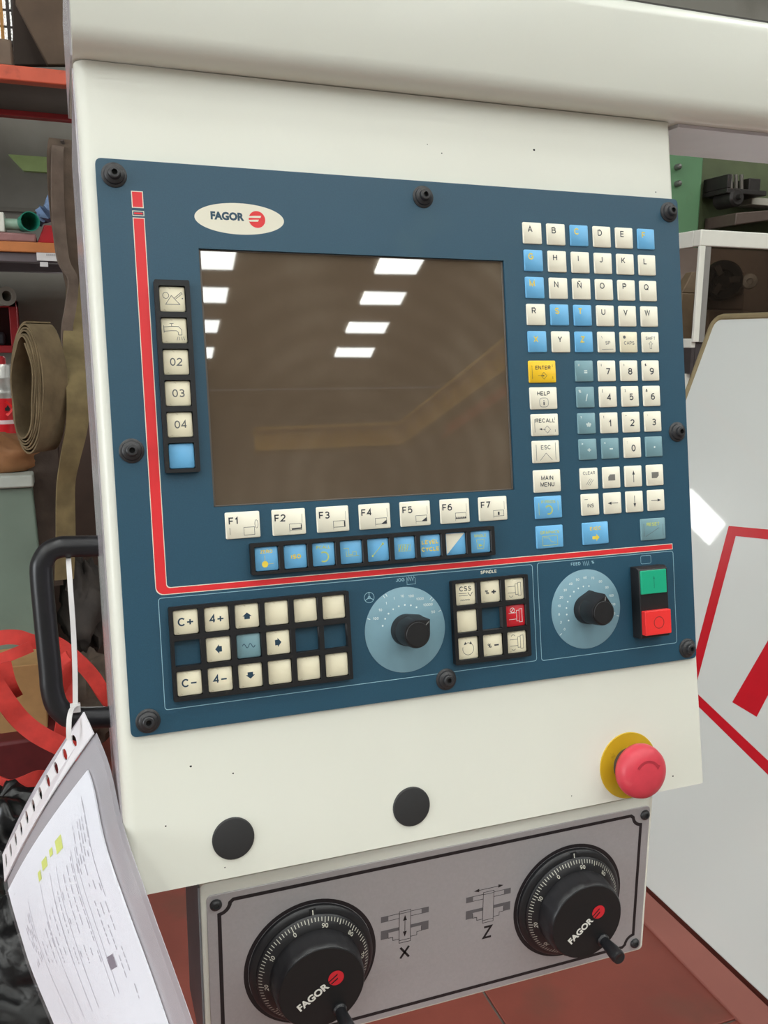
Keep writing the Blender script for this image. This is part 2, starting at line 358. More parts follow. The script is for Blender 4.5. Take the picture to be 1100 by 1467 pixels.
# ================================================================== MACHINE HOOD
t = thing('machine_hood', 'white rounded sheet metal hood overhanging the top of the operator cabinet', 'machine hood', (0.4, 0, 1.636))
prof = [(.008 + .016*math.cos(R(-90-15*k)), 1.6545 + .016*math.sin(R(-90-15*k))) for k in range(7)]
prof += [(-.008, 1.712)] + [(.004 + .012*math.cos(R(180-18*k)), 1.712 + .012*math.sin(R(180-18*k))) for k in range(1, 6)]
def hood_ring(X, yb): return [(X, y, z) for y, z in prof] + [(X, yb, 1.724), (X, yb, 1.6445), (X, yb-.006, 1.6385)]
g = G(); g.loft([hood_ring(-.0105, .20), hood_ring(.47, .20)]); g.loft([hood_ring(.47, .118), hood_ring(2.1, .118)])
g.build('hood_shell', HOODW, t, world=True, sharp=30)
g = G(); g.hexa([(-.0118, .014, 1.64), (-.0105, .014, 1.64), (-.0105, .2, 1.64), (-.0118, .2, 1.64), (-.0118, .006, 1.716), (-.0105, .006, 1.716), (-.0105, .2, 1.716), (-.0118, .2, 1.716)])
g.build('end_plate', SIDEM, t, world=True)
g = G(); g.box((.492, .016, 1.6355), (2.08, .114, 1.6383)); g.build('underside_sheet', mat('underside_sheet', (206, 203, 208), .35, .2, var=.05, scale=14), t, world=True, label='grey sheet lining under the hood')
g = G(); g.ribbon([(-.008, .012, 1.7255), (2.1, .012, 1.7255)], .012, .0035, (0, 1, 0)); g.build('top_seal', mat('seal_dark', (60, 58, 55), .6), t, world=True)
g = G(); g.tube([(-.008, .022, 1.7285), (2.1, .022, 1.7285)], .0035, 10); g.build('top_edge_tube', HOODW, t, world=True)
g = G(); g.box((1.93, .0, .02), (2.08, .11, 1.634)); g.box((1.9, -.08, 0), (2.12, .2, .02)); g.build('post', HOODW, t, world=True, bevel=.004)
# ================================================================== OPERATOR CABINET
t = thing('operator_cabinet', 'tilted white sheet metal operator cabinet carrying the blue control panel', 'cabinet', PM)
r_ = 9
def ring(x0, x1, v):
    pts = []
    for k in range(6):
        a = R(180 + 18*k); pts.append((x0 + r_ + r_*math.cos(a), -2 - r_ - r_*math.sin(a)))
    pts = [(x0, -200)] + pts
    rr = 3
    for k in range(4):
        a = R(270 + 30*k); pts.append((x1 - rr + rr*math.cos(a), -2 - rr - rr*math.sin(a)))
    pts += [(x1, -200)]
    return [mm(x, v, z) for x, z in pts]
g = G(); g.loft([ring(-10, 480.5, -67.2), ring(-9.5, 481, -20), ring(-9, 484, 250), ring(-8.5, 488.5, 514), ring(-8, 488.3, 516.5)])
cabs = g.build('shell', WHITE, t, sharp=40)
g = G(); g.hexa([mm(-11, -66, -14), mm(-9.4, -66, -14), mm(-9.4, -66, -199), mm(-11, -66, -199), mm(-9.4, 515, -14), mm(-7.8, 515, -14), mm(-7.8, 515, -199), mm(-9.4, 515, -199)])
g.build('side_cover', SIDEM, t)
for (u, v) in ((67.3, 487.6), (207.6, 488.6)):
    g = G(); g.T = MMS @ Matrix.Translation((u, v, -2)); g.lathe([(15.5, 0), (15.5, .8), (14.8, 1.6), (12, 2.1), (0.01, 2.3)], 40)
    for f in g.f: f.reverse()
    g.build('blanking_plug', PLUG, t, label='black round blanking plug')
for (u, v, r1) in ((345, -33, .9), (250, -30, .4), (262, -24, .5), (463, -6, .6), (40, 430, .8), (70, 440, .6), (352, 505, .5), (20, 470, .6), (60, 508, .5), (455, 505, .7)):
    g = G(); g.T = MMS @ Matrix.Translation((u, v, -1.95)); g.poly([(r1*math.cos(R(60*k))*(1+.3*(k % 2)), r1*math.sin(R(60*k)), 0) for k in range(6)]); g.build('paint_chip', HOLE, t, smooth=False)
HZ = -165
def hp(x, y, D=HZ):   # pixel on the plane of the handle
    n = PM.to_3x3() @ Vector((0, 0, 1)); o = PM @ Vector((0, 0, D/1000)); d = wray(x, y)
    k = (np.array(n) @ (np.array(o) - CW)) / (np.array(n) @ d); return CW + d*k
hpts = [hp(150, 782), hp(100, 783), hp(86, 784), hp(71, 790), hp(62, 803), hp(59, 820), hp(64, 880), hp(72, 960), hp(74, 985), hp(80, 1008), hp(92, 1022), hp(108, 1028), hp(168, 1027)]
hpts = spline(hpts, 4)
g = G(); g.tube(hpts, .0094, 16); hnd = g.build('grab_handle', mat('handle_black', (26, 26, 29), .35, var=.1, scale=200), t, world=True, label='black tubular grab handle')
# ================================================================== CONTROL PANEL
cpan = thing('control_panel', 'dark blue machine control panel with dark screen and rows of keys', 'control panel', PM)
def sub(g, name, m, parent=cpan, **k):      # geometry authored in (u, v down, out) mm; flips faces for the mirrored axis
    g.v = [(p[0]/1000, -p[1]/1000, p[2]/1000) for p in g.v]
    for f in g.f: f.reverse()
    return g.build(name, m, parent, **k)
def holed_uv(outer, holes, z0, z1, name, m, parent=cpan, bevel=0, label=None):
    me = holed([(x/1000, -y/1000) for x, y in outer], [[(x/1000, -y/1000) for x, y in h] for h in holes], z0/1000, z1/1000)
    me.name = name; me.materials.clear(); me.materials.append(m)
    return link(name, me, parent, 30, bevel, 2, label)
SX0, SY0, SX1, SY1 = 66.9, 59.2, 310.6, 244.4
holed_uv(rrect(0, 0, 483, 402.6, 4), [[(SX0,SY0),(SX1,SY0),(SX1,SY1),(SX0,SY1)]], -2, 1, 'face_plate', PLATE)
def screenm():
    m = bpy.data.materials.new('screen_glass'); m.use_nodes = True; nt = m.node_tree; L = nt.links; b = nt.nodes['Principled BSDF']
    tc = nt.nodes.new('ShaderNodeTexCoord')
    # wiping arcs left in the dust: distorted rings about a point below the middle of the screen
    mp = nt.nodes.new('ShaderNodeMapping'); mp.inputs['Location'].default_value = (-.175, .235, 0); L.new(tc.outputs['Object'], mp.inputs['Vector'])
    wv = nt.nodes.new('ShaderNodeTexWave'); wv.wave_type = 'RINGS'; wv.rings_direction = 'Z'; wv.inputs['Scale'].default_value = 16; wv.inputs['Distortion'].default_value = 2.5; wv.inputs['Detail'].default_value = 3; wv.inputs['Detail Scale'].default_value = .6
    L.new(mp.outputs['Vector'], wv.inputs['Vector'])
    n = nt.nodes.new('ShaderNodeTexNoise'); n.inputs['Scale'].default_value = 9; n.inputs['Detail'].default_value = 7; L.new(tc.outputs['Object'], n.inputs['Vector'])
    n4 = nt.nodes.new('ShaderNodeMath'); n4.operation = 'POWER'; n4.inputs[1].default_value = 4; L.new(n.outputs['Fac'], n4.inputs[0])
    m5 = nt.nodes.new('ShaderNodeMath'); m5.operation = 'MULTIPLY'; L.new(wv.outputs['Fac'], m5.inputs[0]); L.new(n4.outputs[0], m5.inputs[1])
    mu = nt.nodes.new('ShaderNodeMath'); mu.operation = 'MULTIPLY_ADD'; mu.inputs[1].default_value = .7; L.new(m5.outputs[0], mu.inputs[0]); L.new(n4.outputs[0], mu.inputs[2])
    r = nt.nodes.new('ShaderNodeValToRGB'); r.color_ramp.elements[0].position = 0; r.color_ramp.elements[1].position = 1.0
    r.color_ramp.elements[0].color = lin((90, 77, 63)) + (1,); r.color_ramp.elements[1].color = lin((136, 124, 108)) + (1,)
    L.new(mu.outputs[0], r.inputs['Fac']); L.new(r.outputs['Color'], b.inputs['Base Color'])
    b.inputs['Roughness'].default_value = .02; b.inputs['Specular IOR Level'].default_value = .85
    return m
g = G(); g.box((SX0-.5, SY0-.5, -1.95), (SX1+.5, SY1+.5, -1.5)); scr = sub(g, 'screen', screenm(), label='dark dusty glass screen', smooth=False)
BZ = mat('bezel_grey', (96, 88, 80), .45)
g = G()
for a, b in (((SX0, SY0), (SX0+1.6, SY1)), ((SX1-1.6, SY0), (SX1, SY1)), ((SX0, SY0), (SX1, SY0+1.0)), ((SX0, SY1-1.0), (SX1, SY1))):
    g.box((*a, -1.5), (*b, -.9))
sub(g, 'screen_bezel', BZ, bevel=.0004)
# red stripe with cream edges
Z1 = 1.06; Z2 = 1.10
def Lshape(o):   # outline of the L stripe grown by o
    x0, x1, yt, ybt, ybb, xr, r = 23.2-o, 30.2+o, 40.2-o, 299.9-o, 304.0+o, 462.0+o, 5.5
    p = [(x0, yt), (x1, yt), (x1, ybt-2.5)] + [(x1+2.5-2.5*math.cos(R(a)), ybt-2.5+2.5*math.sin(R(a))) for a in (15, 45, 75)] + [(x1+2.5, ybt), (xr, ybt), (xr, ybb), (x0+r, ybb)]
    p += [(x0+r-r*math.sin(R(a)), ybb-r+r*math.cos(R(a))) for a in (15, 30, 45, 60, 75)] + [(x0, ybb-r)]
    return p
def flat(pts, z): return [(x, y, z) for x, y in pts]
g = G()
def Lpoly(o, z):
    p = Lshape(o); n = len(p)
    # split the concave outline into quads along its two arms
    inner = [p[1], p[2], p[3], p[4], p[5], p[6], p[7]]; outer = [p[0]] + p[9:][::-1] + [p[8]]
    A = [p[0], p[1]]; inn = [p[2], p[3], p[4], p[5], p[6]]; arc = p[9:][::-1]     # arc[0]=(x0,ybb-r) ... arc[-1]=(x0+r,ybb)
    g.poly(flat([p[0], arc[0], inn[0], p[1]], z))
    m = len(arc)
    for k in range(m-1):
        i0 = int(k*(len(inn)-1)/(m-1)); i1 = int((k+1)*(len(inn)-1)/(m-1))
        q = [arc[k], arc[k+1], inn[i1]] + ([inn[i0]] if i1 != i0 else [])
        g.poly(flat(q, z))
    g.poly(flat([arc[-1], p[8], p[7], inn[-1]], z))
g.mi = 0; Lpoly(.55, Z1); g.poly(flat([(22.6,21.2),(22.6,32.9),(30.6,32.9),(30.6,21.2)], Z1)); g.line([(22.9,35.1),(30.4,35.1),(30.4,38.2),(22.9,38.2)], .5, Z1, True)
g.mi = 1; Lpoly(0, Z2); g.poly(flat([(23.2,21.8),(23.2,32.3),(30.0,32.3),(30.0,21.8)], Z2)); g.poly(flat([(23.8,36.1),(23.8,37.3),(29.6,37.3),(29.6,36.1)], Z2))
for f in g.f: f.reverse()
sub(g, 'red_stripe', [CREAMP, REDP], label='red stripe with cream edge', smooth=False)
# printed frames and captions
g = G()
g.line(rrect(24.2, 306.6, 323.3, 386.2, 2, 3), .45, Z2, True); g.line(rrect(327.9, 306.0, 462.7, 386.8, 2, 3), .45, Z2, True)
sub(g, 'printed_frame', LBLUE, smooth=False)
def up(fn):    # geometry authored y-up about a centre -> uv
    pass
def glyphs(name, cx, cy, z, items, m, parent=cpan, label=None, rot=0):
    """items in mm about (cx, cy), y UP"""
    g = G(); mats = m if isinstance(m, list) else [m]
    M0 = Matrix.Translation((cx/1000, -cy/1000, z/1000)) @ Matrix.Rotation(rot, 4, 'Z') @ Matrix.Diagonal((.001, .001, .001, 1))
    g.T = M0
    for it in items:
        k = it[0]
        if k == 'm': g.mi = it[1]
        elif k == 't':
            _, s, cap, x, y = it[:5]; al = it[5] if len(it) > 5 else 'C'; bo = it[6] if len(it) > 6 else 0; ro = it[7] if len(it) > 7 else 0; sx = it[8] if len(it) > 8 else 1
            g.text(s, cap, x, y, 0, al, bo, ro, sx)
        elif k == 'l': g.line(it[2], it[1], 0)
        elif k == 'c': g.line(it[2], it[1], 0, True)
        elif k == 'p': g.poly([(x, y, 0) for x, y in it[1]])
    return g.build(name, mats, parent, smooth=False, label=label)
def arc(cx, cy, r, a0, a1, n=12): return circ(cx, cy, r, n, a0, a1)
# logo
g = G(); g.poly(flat(circ(97.9, 36.8, 32.6, 64, 0, 360, 11.3), Z1)); 
for f in g.f: f.reverse()
lg = sub(g, 'logo_badge', CREAMP, label='cream oval badge with the maker name', smooth=False)
glyphs('lettering', 97.9, 36.8, Z2, [('t', 'FAGOR', 5.0, -9.4, -1.0, 'C', .055, 0, .98)], printm((36, 70, 90)), lg)
def dot_logo(r):
    # red disc cut by two bars that flare to the left, like a stylised F
    return [('m', 0), ('p', circ(0, 0, r, 32)), ('m', 1)]
g = G(); g.T = Matrix.Translation((110.4/1000, -36.6/1000, Z2/1000)) @ Matrix.Diagonal((.001, .001, .001, 1)); g.mi = 0; g.poly([(x, y, 0) for x, y in circ(0, 0, 6.1, 36)])
g.mi = 1; g.poly([(-6.6, 2.1, .05), (-6.2, .9, .05), (2.6, 1.2, .05), (3.2, 2.8, .05), (-2, 2.6, .05)]); g.poly([(-6.2, -.6, .05), (-5.6, -1.8, .05), (.6, -1.6, .05), (1.4, -.1, .05), (-2, -.3, .05)])
g.build('emblem', [REDP, CREAMP], lg, smooth=False)
# ---------------------------------------------------------------- keys
KC = {}
COLN = {'w': ('cream', CREAM), 'd': ('cream', CREAMD), 'b': ('blue', BLUEK), 't': ('grey-blue', TEALK), 'y': ('yellow', YELK), 'r': ('red', REDK)}
def key(cx, cy, w, h, c, items=None, lm=NAVY, ztop=2.2, z0=.9, label=None, rnd=1.0):
    k = (w, h, c, ztop, rnd)
    if k not in KC:
        g = G(); g.prism(rrect(-w/2, -h/2, w/2, h/2, rnd, 3), z0, ztop, .35)
        g.v = [(p[0]/1000, p[1]/1000, p[2]/1000) for p in g.v]
        o = g.build('key', COLN[c][1], cpan, sharp=50); KC[k] = o.data
    else:
        o = bpy.data.objects.new('key', KC[k]); COL.objects.link(o); o.parent = cpan
    o.location = (cx/1000, -cy/1000, 0)
    if label: o['label'] = COLN[c][0] + ' key ' + label
    if items:
        glyphs('legend', 0, 0, ztop + .06, items, lm, o)
    return o
GOLD = printm((232, 206, 74)); GOLD2 = printm((190, 200, 104)); WHT = printm((215, 228, 226)); DK = printm((48, 52, 58)); DKL = printm((96, 98, 98))
gx = lambda i: 337.4 + 22.1*i
ROWS = ['ABCDEF', 'GHIJKL', 'MNÑOPQ', 'RSTUVW', 'XYZ']
GY = [36.2, 58.4, 80.4, 102.3, 124.4]
for r, row in enumerate(ROWS):
    for i, ch in enumerate(row):
        blue = ch in 'CFGMSTXZ'
        off = -2.1 if r < 4 else -1.0
        key(gx(i), GY[r], 17.2, 17.3, 'b' if blue else 'w', [('t', ch, 5.3 if blue else 5.1, off - (.4 if blue else 0), .6 if r < 4 else -.6, 'C', .024 if blue else .006)], GOLD if blue else DK, label='with the letter ' + ch)
key(gx(3), GY[4], 17.2, 17.3, 'w', [('t', 'SP', 2.9, 1.0, -2.2), ('l', .25, [(-5, -6.2), (6.2, -6)]), ('l', .3, [(-5.2, 5), (-4.2, 3)])], DKL, label='with SP')
key(gx(4), GY[4], 17.2, 17.3, 'd', [('t', 'CAPS', 2.9, 0.2, -2.2), ('p', circ(-4.4, 4.2, 1.4, 10))], DKL, label='with CAPS')
key(gx(5), GY[4], 17.2, 17.3, 'w', [('t', 'SHIFT', 2.7, 0, 2.0), ('c', .3, [(0, .6), (-1.9, -1.6), (-.9, -1.6), (-.9, -5.6), (.9, -5.6), (.9, -1.6), (1.9, -1.6)])], DKL, label='with SHIFT and an arrow')
nx = [380.6, 402.7, 424.9, 446.9]; ny = [148.7, 170.5, 192.5, 214.2]
NUM = [[('t', '#', '='), ('w', '(', '7'), ('w', ')', '8'), ('w', '$', '9')], [('t', '%', '/'), ('w', '[', '4'), ('w', ']', '5'), ('w', '&', '6')],
       [('t', '?', '*'), ('w', '!', '1'), ('w', '"', '2'), ('w', "'", '3')], [('t', '>', '+'), ('t', '<', '-'), ('w', ':', '0'), ('t', '', '.')]]
for r in range(4):
    for i in range(4):
        c, a, b = NUM[r][i]
        if b == '*': it = [('t', '*', 7.0, 1.4, -4.6, 'C', .06)]
        elif b == '.': it = [('p', circ(.4, -.4, .9, 10))]
        elif b == '-': it = [('p', [(-.8, -.9), (2.4, -.9), (2.4, .2), (-.8, .2)])]
        elif b in '=+': it = [('t', b, 4.6, 1.2, -2.6, 'C', .05)]
        elif b == '/': it = [('l', .9, [(.2, -3.4), (1.8, 2.6)])]
        else: it = [('t', b, 5.8, .9, -3.4, 'C', .012)]
        if a: it.append(('t', a, 2.6, -5.3, 3.6, 'C', .02))
        key(nx[i], ny[r], 17.2, 17.4, c, it, WHT if c == 't' else DK, label='with ' + ('the number ' + b if b.isdigit() else 'a small symbol'))
dia = [('c', .28, [(1.2, -.6), (4, -3.4), (1.2, -6.2), (-1.6, -3.4)])]
side2 = [('l', .3, [(-9.6, 5), (-9.6, -6)]), ('l', .3, [(9.4, 6), (9.4, 3.5)]), ('l', .3, [(9.4, -4), (9.4, -6)])]
key(340.7, 148.9, 25.2, 18, 'y', [('t', 'ENTER', 3.3, .6, 1.6, 'C', .012)] + dia + [('l', .3, [(-4.5, -3.4), (.6, -3.4)]), ('p', [(2, -3.4), (-.2, -2.6), (-.2, -4.2)])] + side2, DK, label='with ENTER')
key(340.7, 170.7, 25.2, 18, 'w', [('t', 'HELP', 3.6, 0, 2.2, 'C', .012), ('c', .3, rrect(-4, -7.2, 4, .2, 2.4)), ('t', 'i', 5, 0, -6.2, 'C', .04)], DK, label='with HELP')
key(340.7, 192.6, 25.2, 18, 'w', [('t', 'RECALL', 3.5, .4, 1.8, 'C', .012)] + [('c', .28, [(2, -.8), (5, -3.8), (2, -6.8), (-1, -3.8)]), ('l', .3, [(-3.8, -3.6), (.6, -3.8)]), ('p', [(-5.8, -3.4), (-3, -2.6), (-3, -4.4)])] + side2, DK, label='with RECALL')
key(340.5, 214.6, 25.2, 18.2, 'w', [('t', 'ESC', 3.5, 0, 1.8, 'C', .006), ('l', .35, [(-5.6, -7), (0, -1.2), (5.6, -7)])] + [('l', .35, [(-9, 6), (-9, -7)]), ('l', .35, [(9, 7.4), (9, -7)])], DKL, label='with ESC')
key(340.4, 238.8, 25.2, 18.4, 'w', [('t', 'MAIN', 3.6, 0, .7, 'C', .015), ('t', 'MENU', 3.6, 0, -4.6, 'C', .015)], DK, label='with MAIN MENU')
key(340.4, 260.5, 25.2, 18.4, 'b', [('t', 'P.PROG', 2.6, 0, 3.2, 'C', .03), ('l', 1.1, arc(0, -2.2, 3.4, 140, -110, 14)), ('l', .4, [(9, 5), (9, -3)]), ('l', .4, [(-9, 4), (-9, -6)])], GOLD2, label='with faded gold print')
key(340.4, 284.9, 25.2, 18.6, 'b', [('t', 'GRAPHICS', 2.6, 0, 2.4, 'C', .03), ('c', .4, [(-7, .6), (7, .6), (7, -7), (-7, -7)]), ('l', .4, [(-6, -.6), (-1, -1), (1, -4), (5, -5)])], GOLD2, label='with GRAPHICS')
key(380.5, 238.8, 17.2, 18, 'w', [('t', 'CLEAR', 2.7, 0, 3.4), ('l', .3, [(-3, -5), (1, 0)]), ('l', .3, [(-1.4, -5.4), (2.6, -.4)]), ('l', .3, [(.2, -5.8), (4, -1)])], DKL, label='with CLEAR')
key(402.6, 238.8, 17.2, 18, 'w', [('p', [(-3.4, -2.6), (3.4, -2.6), (3.4, 2.6), (-1.6, 2.6), (-3.4, .6)])], GREYP, label='with a page symbol')
A_ = [('l', .55, [(0, -5.2), (0, 3)]), ('p', [(0, 5), (-1.3, 1.4), (1.3, 1.4)])]
def rotA(a):
    c, s = math.cos(R(a)), math.sin(R(a)); f = lambda p: (p[0]*c - p[1]*s, p[0]*s + p[1]*c)
    return [('l', .55, [f(p) for p in A_[0][2]]), ('p', [f(p) for p in A_[1][1]])]
key(424.6, 238.8, 17.2, 18, 'w', rotA(0), DK, label='with an up arrow')
key(446.7, 238.8, 17.2, 18, 'w', [('p', [(-3.6, 2.6), (-3.6, -2.6), (1.6, -2.6), (3.6, -.6), (3.6, 2.6)])], GREYP, label='with a folded page symbol')
key(380.5, 260.6, 17.2, 18, 'w', [('t', 'INS', 3.1, .2, -2.4, 'C', .01), ('l', .4, [(-5.6, 4.4), (-2.4, 4.4)])], DK, label='with INS')
key(402.6, 260.6, 17.2, 18, 'w', rotA(90), DK, label='with a left arrow')
key(424.6, 260.6, 17.2, 18, 'w', rotA(180), DK, label='with a down arrow')
key(446.7, 260.6, 17.2, 18, 'w', rotA(-90), DK, label='with a right arrow')
key(384.4, 285.0, 25.2, 18.6, 'b', [('t', 'EXEC', 3.0, 0, 2.6, 'C', .04), ('p', [(-3.4, -5), (-3.4, -2.4), (.4, -2.4), (.4, -.6), (3.6, -3.6), (.4, -6.6), (.4, -5)])], GOLD, label='with EXEC')
key(442.4, 285.4, 25.2, 18.6, 't', [('t', 'RESET', 3.0, 0, 2.8, 'C', .04), ('m', 1), ('l', .3, [(-9.6, 5), (-9.6, -6)]), ('l', .3, [(-8, -6), (6, 1)]), ('l', .3, [(10, 4), (10, -6)])], [GOLD2, DKL], label='with RESET')
FX = [86.9, 121.3, 155.2, 188.7, 222.2, 256.0, 289.6]
for i, u in enumerate(FX):
    # part drawing with a tool beside it
    x0, y0, x1, y1 = (0.6, -7.4, 8.4, -1.8) if i == 0 else (0.2, -6.2, 9.4, -1.6)
    it = [('t', 'F%d' % (i+1), 5.4, -6.6, .6, 'C', .015), ('c', .3, [(x0, y0), (x1, y0), (x1, y1), (x0, y1)])]
    if i == 0: it += [('c', .3, circ(10, .2, 1.2, 12, 0, 360, 3.0)), ('l', .3, [(-9.6, -1.6), (-9.6, -6.6)])]
    if i in (1,): it += [('l', 1.1, [(1.8, -5.4), (9.4, -5.1)]), ('l', .8, [(9.2, -5), (9.2, -2.4)])]
    if i == 2: it += [('l', .9, [(9, -6), (9, -2)])]
    if i in (3, 4): it += [('p', [(5, -6), (9.2, -6), (9.2, -3.2)])]
    if i == 5: it += [('p', [(0.4 + 1.8*k, -6), (2.2 + 1.8*k, -6), (1.3 + 1.8*k, -4.4)]) for k in range(5)]
    if i == 6: it += [('p', [(4, -5.4), (5.6, -5.4), (5.6, -2.8), (4, -2.8)])]
    if i: it += [('l', .2, [(10, 5.6), (10, -1)]), ('l', .2, [(x0, y0 - 1.6), (x0, y0)])]
    key(u, 258.6, 25.2, 19.3, 'w', it, DK, label='with F%d' % (i+1))
# ---------------------------------------------------------------- framed keys
def kframe(x0, y0, x1, y1, xs, ys, cell, label):
    holes = [rrect(x-cell/2, y-cell/2, x+cell/2, y+cell/2, .8, 2) for x in xs for y in ys]
    return holed_uv(rrect(x0, y0, x1, y1, 1.0, 2), holes, 0.8, 6.5, 'key_frame', FRAMEB, bevel=.0007, label=label)
FK = dict(ztop=4.6, rnd=1.4)
LX = 46.0; LYs = [96.6 + 22.05*i for i in range(6)]
kframe(33.9, 83.4, 58.3, 218.6, [LX], LYs, 18.4, 'black key frame, single column')
L0 = [[('c', .4, circ(-4.4, 2.6, 2.1, 14)), ('c', .4, [(-.6, 2.6), (-4.8, -3.6), (5.0, -3.6)]), ('l', .4, [(1.4, .8), (6.2, 4.8), (7.2, 3.6)]), ('l', .4, [(2.2, .2), (6.6, 3.6)]), ('p', circ(7.0, .6, .5, 8))],
      [('l', .4, [(-7, 2.6), (-2, 3), (3, 3), (5.2, .8), (5.2, -3)]), ('l', .4, [(-7, -.4), (-2, 0), (1.6, 0), (2.8, -1.2), (2.8, -3)]), ('l', .4, [(2.8, -3), (5.2, -3)]), ('l', .4, [(-7, 3.6), (-7, -1.4)]), ('l', .4, [(-1.6, 3), (-1.6, 5)]), ('l', .4, [(-3, 5), (-.2, 5)])] + [('l', .3, [(2.4 + 1.2*k, -4.2), (1.6 + 1.8*k, -6.6)]) for k in range(4)],
      [('t', '02', 5.6, 0, -2.6)], [('t', '03', 5.6, .3, -2.6)], [('t', '04', 5.6, .6, -2.6)]]
for i in range(5): key(LX, LYs[i], 17.6, 17.6, 'd', L0[i], DKL, **FK, label='with ' + ('a tool symbol', 'a coolant tap symbol', '02', '03', '04')[i])
key(LX, LYs[5], 17.6, 17.6, 'b', **FK, label='without print')
SXs = [102.5 + 21.65*i for i in range(9)]; SYc = 284.3
kframe(90.6, 272.4, 287.8, 295.6, SXs, [SYc], 18.2, 'black key frame, single row')
SL = [[('t', 'ZERO', 2.5, 0, 4, 'C', .03), ('p', circ(-1.4, -4, 2.4, 14)), ('l', .3, [(-1.4, -2), (-1.4, 2.6)]), ('l', .3, [(1, -4), (5, -3.8)])],
      [('t', 'ISO', 3.4, .4, -1.8, 'C', .05)], [('t', 'PCALL', 2.5, 0, 4, 'C', .03), ('l', 1.0, arc(0, -2, 3.6, 120, -120, 14))],
      [('l', .4, [(-6, 3), (-2, 3), (-2, -2), (1, -2), (1, 0), (4, 0), (4, -3), (6, -3)]), ('l', .4, [(-4, 1), (-4, -3), (6, -3)])],
      [('l', .5, [(-4.6, -4.4), (4, 4.4)]), ('p', circ(4, 4.4, 1, 8)), ('p', circ(-4.6, -4.4, .8, 8))],
      [('c', .3, [(-5, -2.6), (5, -2.6), (5, 2.4), (-5, 2.4)])] + [('l', .7, [(-4.4 + 2*k, -2.2), (-3 + 2*k, 2)]) for k in range(4)],
      [('t', 'LEVEL', 3.3, 0, 1.4, 'C', .045), ('t', 'CYCLE', 3.3, 0, -4.2, 'C', .045)], None,
      [('t', 'SINGLE', 2.3, 0, 3.8, 'C', .03), ('c', .4, [(-3.4, 1.6), (3.4, 1.6), (2.6, -5.4), (-2.6, -5.4)]), ('p', [(-1.6, -1.4), (2, -3), (-1.6, -4)])]]
for i in range(9):
    k = key(SXs[i], SYc, 17.2, 17.6, 'b', SL[i], GOLD2 if i in (2, 3, 4, 5, 8) else GOLD, **FK, label='with ' + ('ZERO', 'ISO', 'PCALL', 'a step contour', 'a line symbol', 'a hatched bar', 'LEVEL CYCLE', 'a cream upper half', 'SINGLE')[i])
    if i == 7: glyphs('legend', 0, 0, 4.66, [('p', [(-8.0, 8.2), (-8.0, -8.2), (8.0, 8.2)])], CREAMP, k)
JX = [41.9 + 21.88*i for i in range(6)]; JY = [324.6, 346.5, 368.3]
kframe(30.2, 313.2, 163.2, 380.4, JX, JY, 18.2, 'black key frame, three rows of six')
arrow = [(0, 3.0), (-3.6, -.2), (-2.4, -.2), (-2.4, -3), (2.4, -3), (2.4, -.2), (3.6, -.2)]
def rot2(p, a): c, s = math.cos(R(a)), math.sin(R(a)); return [(x*c - y*s, x*s + y*c) for x, y in p]
def arr(a):
    f = [(0, 2.4), (-3.4, -.4), (-2.0, -.4), (-2.0, -2.4), (2.0, -2.4), (2.0, -.4), (3.4, -.4)]
    f = rot2(f, a); return [('p', [f[0], f[1], f[6]]), ('p', [f[2], f[3], f[4], f[5]])]
DB = printm((30, 60, 80))
J = {(0,0): [('t', 'C+', 6, 0, -2.8, 'C', .02)], (0,1): [('t', '4+', 6, 0, -2.8, 'C', .02)], (0,2): arr(0), (1,1): arr(90), (1,3): arr(-90), (2,0): [('t', 'C–', 6, 0, -2.8, 'C', .02)], (2,1): [('t', '4–', 6, 0, -2.8, 'C', .02)], (2,2): arr(180)}
JN = {(0,0): 'C+', (0,1): '4+', (0,2): 'an up arrow', (1,1): 'a left arrow', (1,3): 'a right arrow', (2,0): 'C-', (2,1): '4-', (2,2): 'a down arrow'}
for r in range(3):
    for i in range(6):
        if (r, i) in ((1, 0), (1, 4), (1, 5)): continue
        if (r, i) == (1, 2): key(JX[i], JY[r], 17.4, 17.6, 't', [('l', .5, [(-4.6 + .4*k, 1.5*math.sin(k*.42*1.3)) for k in range(24)])], DB, **FK, label='with a wave'); continue
        key(JX[i], JY[r], 17.4, 17.6, 'd', J.get((r, i)), DB, **FK, label=('with ' + JN[(r, i)]) if (r, i) in JN else 'without print')
PX = [260.4, 282.1, 303.8]; PY = [324.7, 346.3, 367.9]
kframe(248.3, 313.6, 315.9, 380.4, PX, PY, 18.2, 'black key frame, three by three')
def spin(a, extra): return [('l', .35, [(-6, 2.2), (1, 2.2)]), ('l', .35, [(-6, -3), (1, -3)]), ('c', .35, [(1, 4), (3.4, 4), (3.4, -4.6), (1, -4.6)]), ('c', .35, [(3.4, 5), (6, 5), (6, -5.6), (3.4, -5.6)])] + extra
